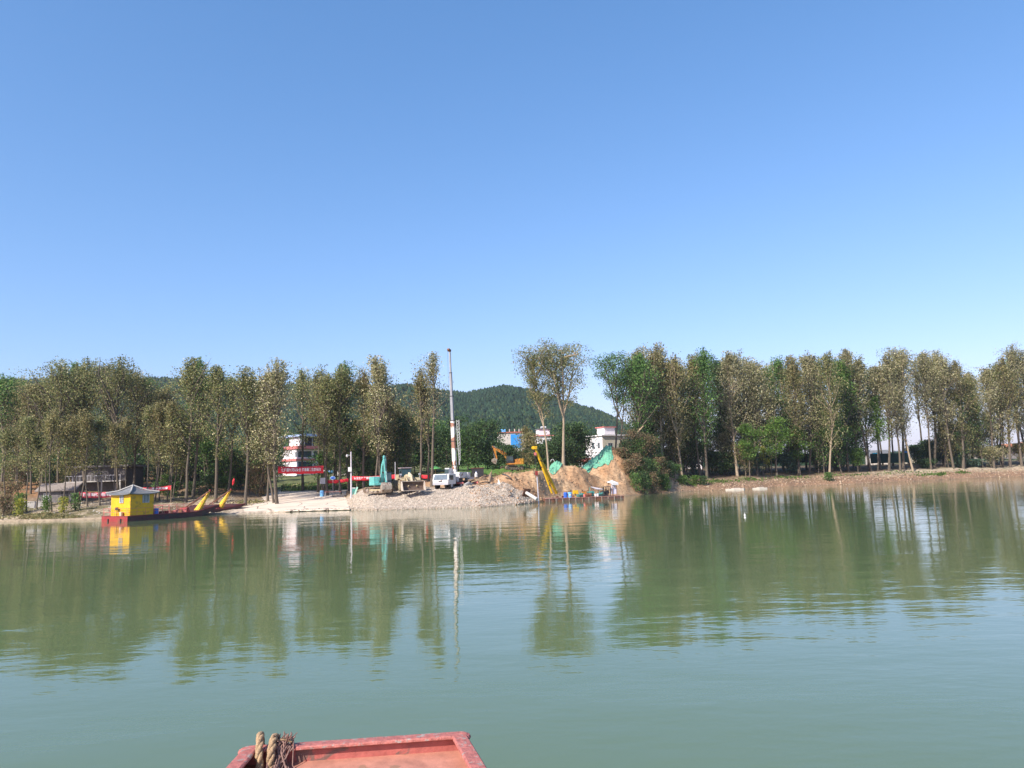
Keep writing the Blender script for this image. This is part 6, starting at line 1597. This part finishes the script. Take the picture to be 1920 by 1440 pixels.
    for k in range(30):
        x0 = rg.uniform(-.03, .03); lift = rg.uniform(.012, .045); z = Vector((0, 0, 1))
        pts = [tv * x0 - inw * .03 - z * .06, tv * (x0 + rg.uniform(-.03, .03)) + inw * .01 + z * lift, tv * (x0 + rg.uniform(-.04, .04)) + inw * .07 + z * (lift * .8), tv * (x0 + rg.uniform(-.05, .05)) + inw * .12 - z * rg.uniform(.02, .08), tv * (x0 + rg.uniform(-.07, .07)) + inw * rg.uniform(.13, .3) - z * rg.uniform(.08, .12)]
        b.tube(pts, rg.uniform(.0028, .0055), 4)
    for k in range(18):
        x0 = rg.uniform(-.04, .05); pts = [tv * x0 + inw * rg.uniform(0, .08) + Vector((0, 0, .02)), tv * (x0 + rg.uniform(-.03, .06)) + inw * rg.uniform(-.03, .1) + Vector((0, 0, rg.uniform(.05, .085)))]; b.tube(pts, .0035, 4)
    b.build('wires', mat('rusty_wire', (.20, .115, .09), .8, .4, 40), wb)
    b = MB(); b.tube([tv * -.05 + inw * .04 + Vector((0, 0, .03)), tv * 0 + inw * .045 + Vector((0, 0, .05)), tv * .05 + inw * .04 + Vector((0, 0, .03))], .008, 6); b.build('binding', ROPE, wb)
bow()

# ------------------------------------------------------------------ labels of the trees, each named by its place in its row
ORD = ['first', 'second', 'third', 'fourth', 'fifth', 'sixth', 'seventh', 'eighth', 'ninth', 'tenth', 'eleventh', 'twelfth', 'thirteenth', 'fourteenth', 'fifteenth', 'sixteenth', 'seventeenth', 'eighteenth', 'nineteenth']
TENS = {2: 'twenty', 3: 'thirty', 4: 'forty', 5: 'fifty'}
def ordinal(n):
    if n < 20: return ORD[n - 1]
    t, u = divmod(n, 10)
    return TENS[t][:-1] + 'ieth' if u == 0 else TENS[t] + '-' + ORD[u - 1]
LM = [(20, 'at the left edge'), (72, 'by the shore shed'), (135, 'before the derelict house'), (185, 'above the pink banner'), (235, 'above the yellow hut'), (290, 'right of the hut'), (350, 'by the red-roofed house'), (405, 'behind the ferry bows'), (460, 'left of the ramp'), (515, 'left of the red banner'),
      (570, 'before the white house'), (620, 'by the notice board'), (660, 'by the utility pole'), (715, 'behind the teal excavator'), (765, 'behind the wheel loader'), (800, 'left of the crane'), (850, 'behind the crane boom'), (900, 'behind the dark tank'), (950, 'behind the orange excavator'), (1000, 'behind the derrick top'),
      (1045, 'by two tall trees'), (1100, 'behind the barge'), (1150, 'at the green net'), (1200, 'right of the net'), (1250, 'in the wood edge'), (1320, 'right of the brush'), (1400, 'behind the white floats'), (1456, 'by small bright tree'), (1530, 'in the wood centre'), (1600, 'left of cyan sheet'), (1650, 'near the cyan sheet'),
      (1710, 'by the slim trunks'), (1780, 'above the creeping plants'), (1830, 'left of brick wall'), (1890, 'before the brick wall'), (1960, 'at the right edge')]
ROWN = {'young': 'young shore trees', 'left': 'left bank poplars', 'right': 'right front row', 'right back': 'right second row', 'right mid': 'half-height right trees', 'right evergreen': 'right evergreens', 'right bush': 'right shade bushes',
        'bright': 'bright small trees', 'hedge': 'dark hedge trees', 'brush': 'bank bushes', 'site': 'trees beside the crane', 'mid': 'trees above the dug earth', 'backing': 'trees behind the poplars', 'thicket': 'thicket under the poplars', 'tangle': 'tangle behind the net', 'left mid': 'lesser left trees'}
CATN = {'poplar_tree': 'tree', 'young_tree': 'tree', 'evergreen_tree': 'tree', 'broadleaf_tree': 'tree', 'hedge_tree': 'tree', 'bush': 'bush'}
rows = {}
for o, row, look in TREES: rows.setdefault(row, []).append((proj(*o.location)[0], o, look))
for row, lst in rows.items():
    lst.sort(key=lambda t: t[0])
    for i, (px, o, look) in enumerate(lst):
        lm = min(LM, key=lambda a: abs(a[0] - px))[1]
        base = o.name.split('.')[0]
        tag(o, (look if row in ('site', 'mid') else f'{look}, {ordinal(i + 1)} from left in {ROWN[row]}, {lm}'), CATN[base], ROWN[row])

# ------------------------------------------------------------------ haze over the far land
def haze():
    b = MB(); b.box((0, 1200, 75), (7000, 5200, 162))
    m = bpy.data.materials.new('haze'); m.use_nodes = True; nt = m.node_tree
    for n in list(nt.nodes): nt.nodes.remove(n)
    out = nt.nodes.new('ShaderNodeOutputMaterial'); v = nt.nodes.new('ShaderNodeVolumePrincipled')
    v.inputs['Color'].default_value = (.80, .88, 1.0, 1); v.inputs['Density'].default_value = .00013; v.inputs['Anisotropy'].default_value = .2
    nt.links.new(v.outputs[0], out.inputs['Volume'])
    o = b.build('haze', m); tag(o, 'thin blue haze in front of the far hill', 'haze', kind='stuff')
haze()
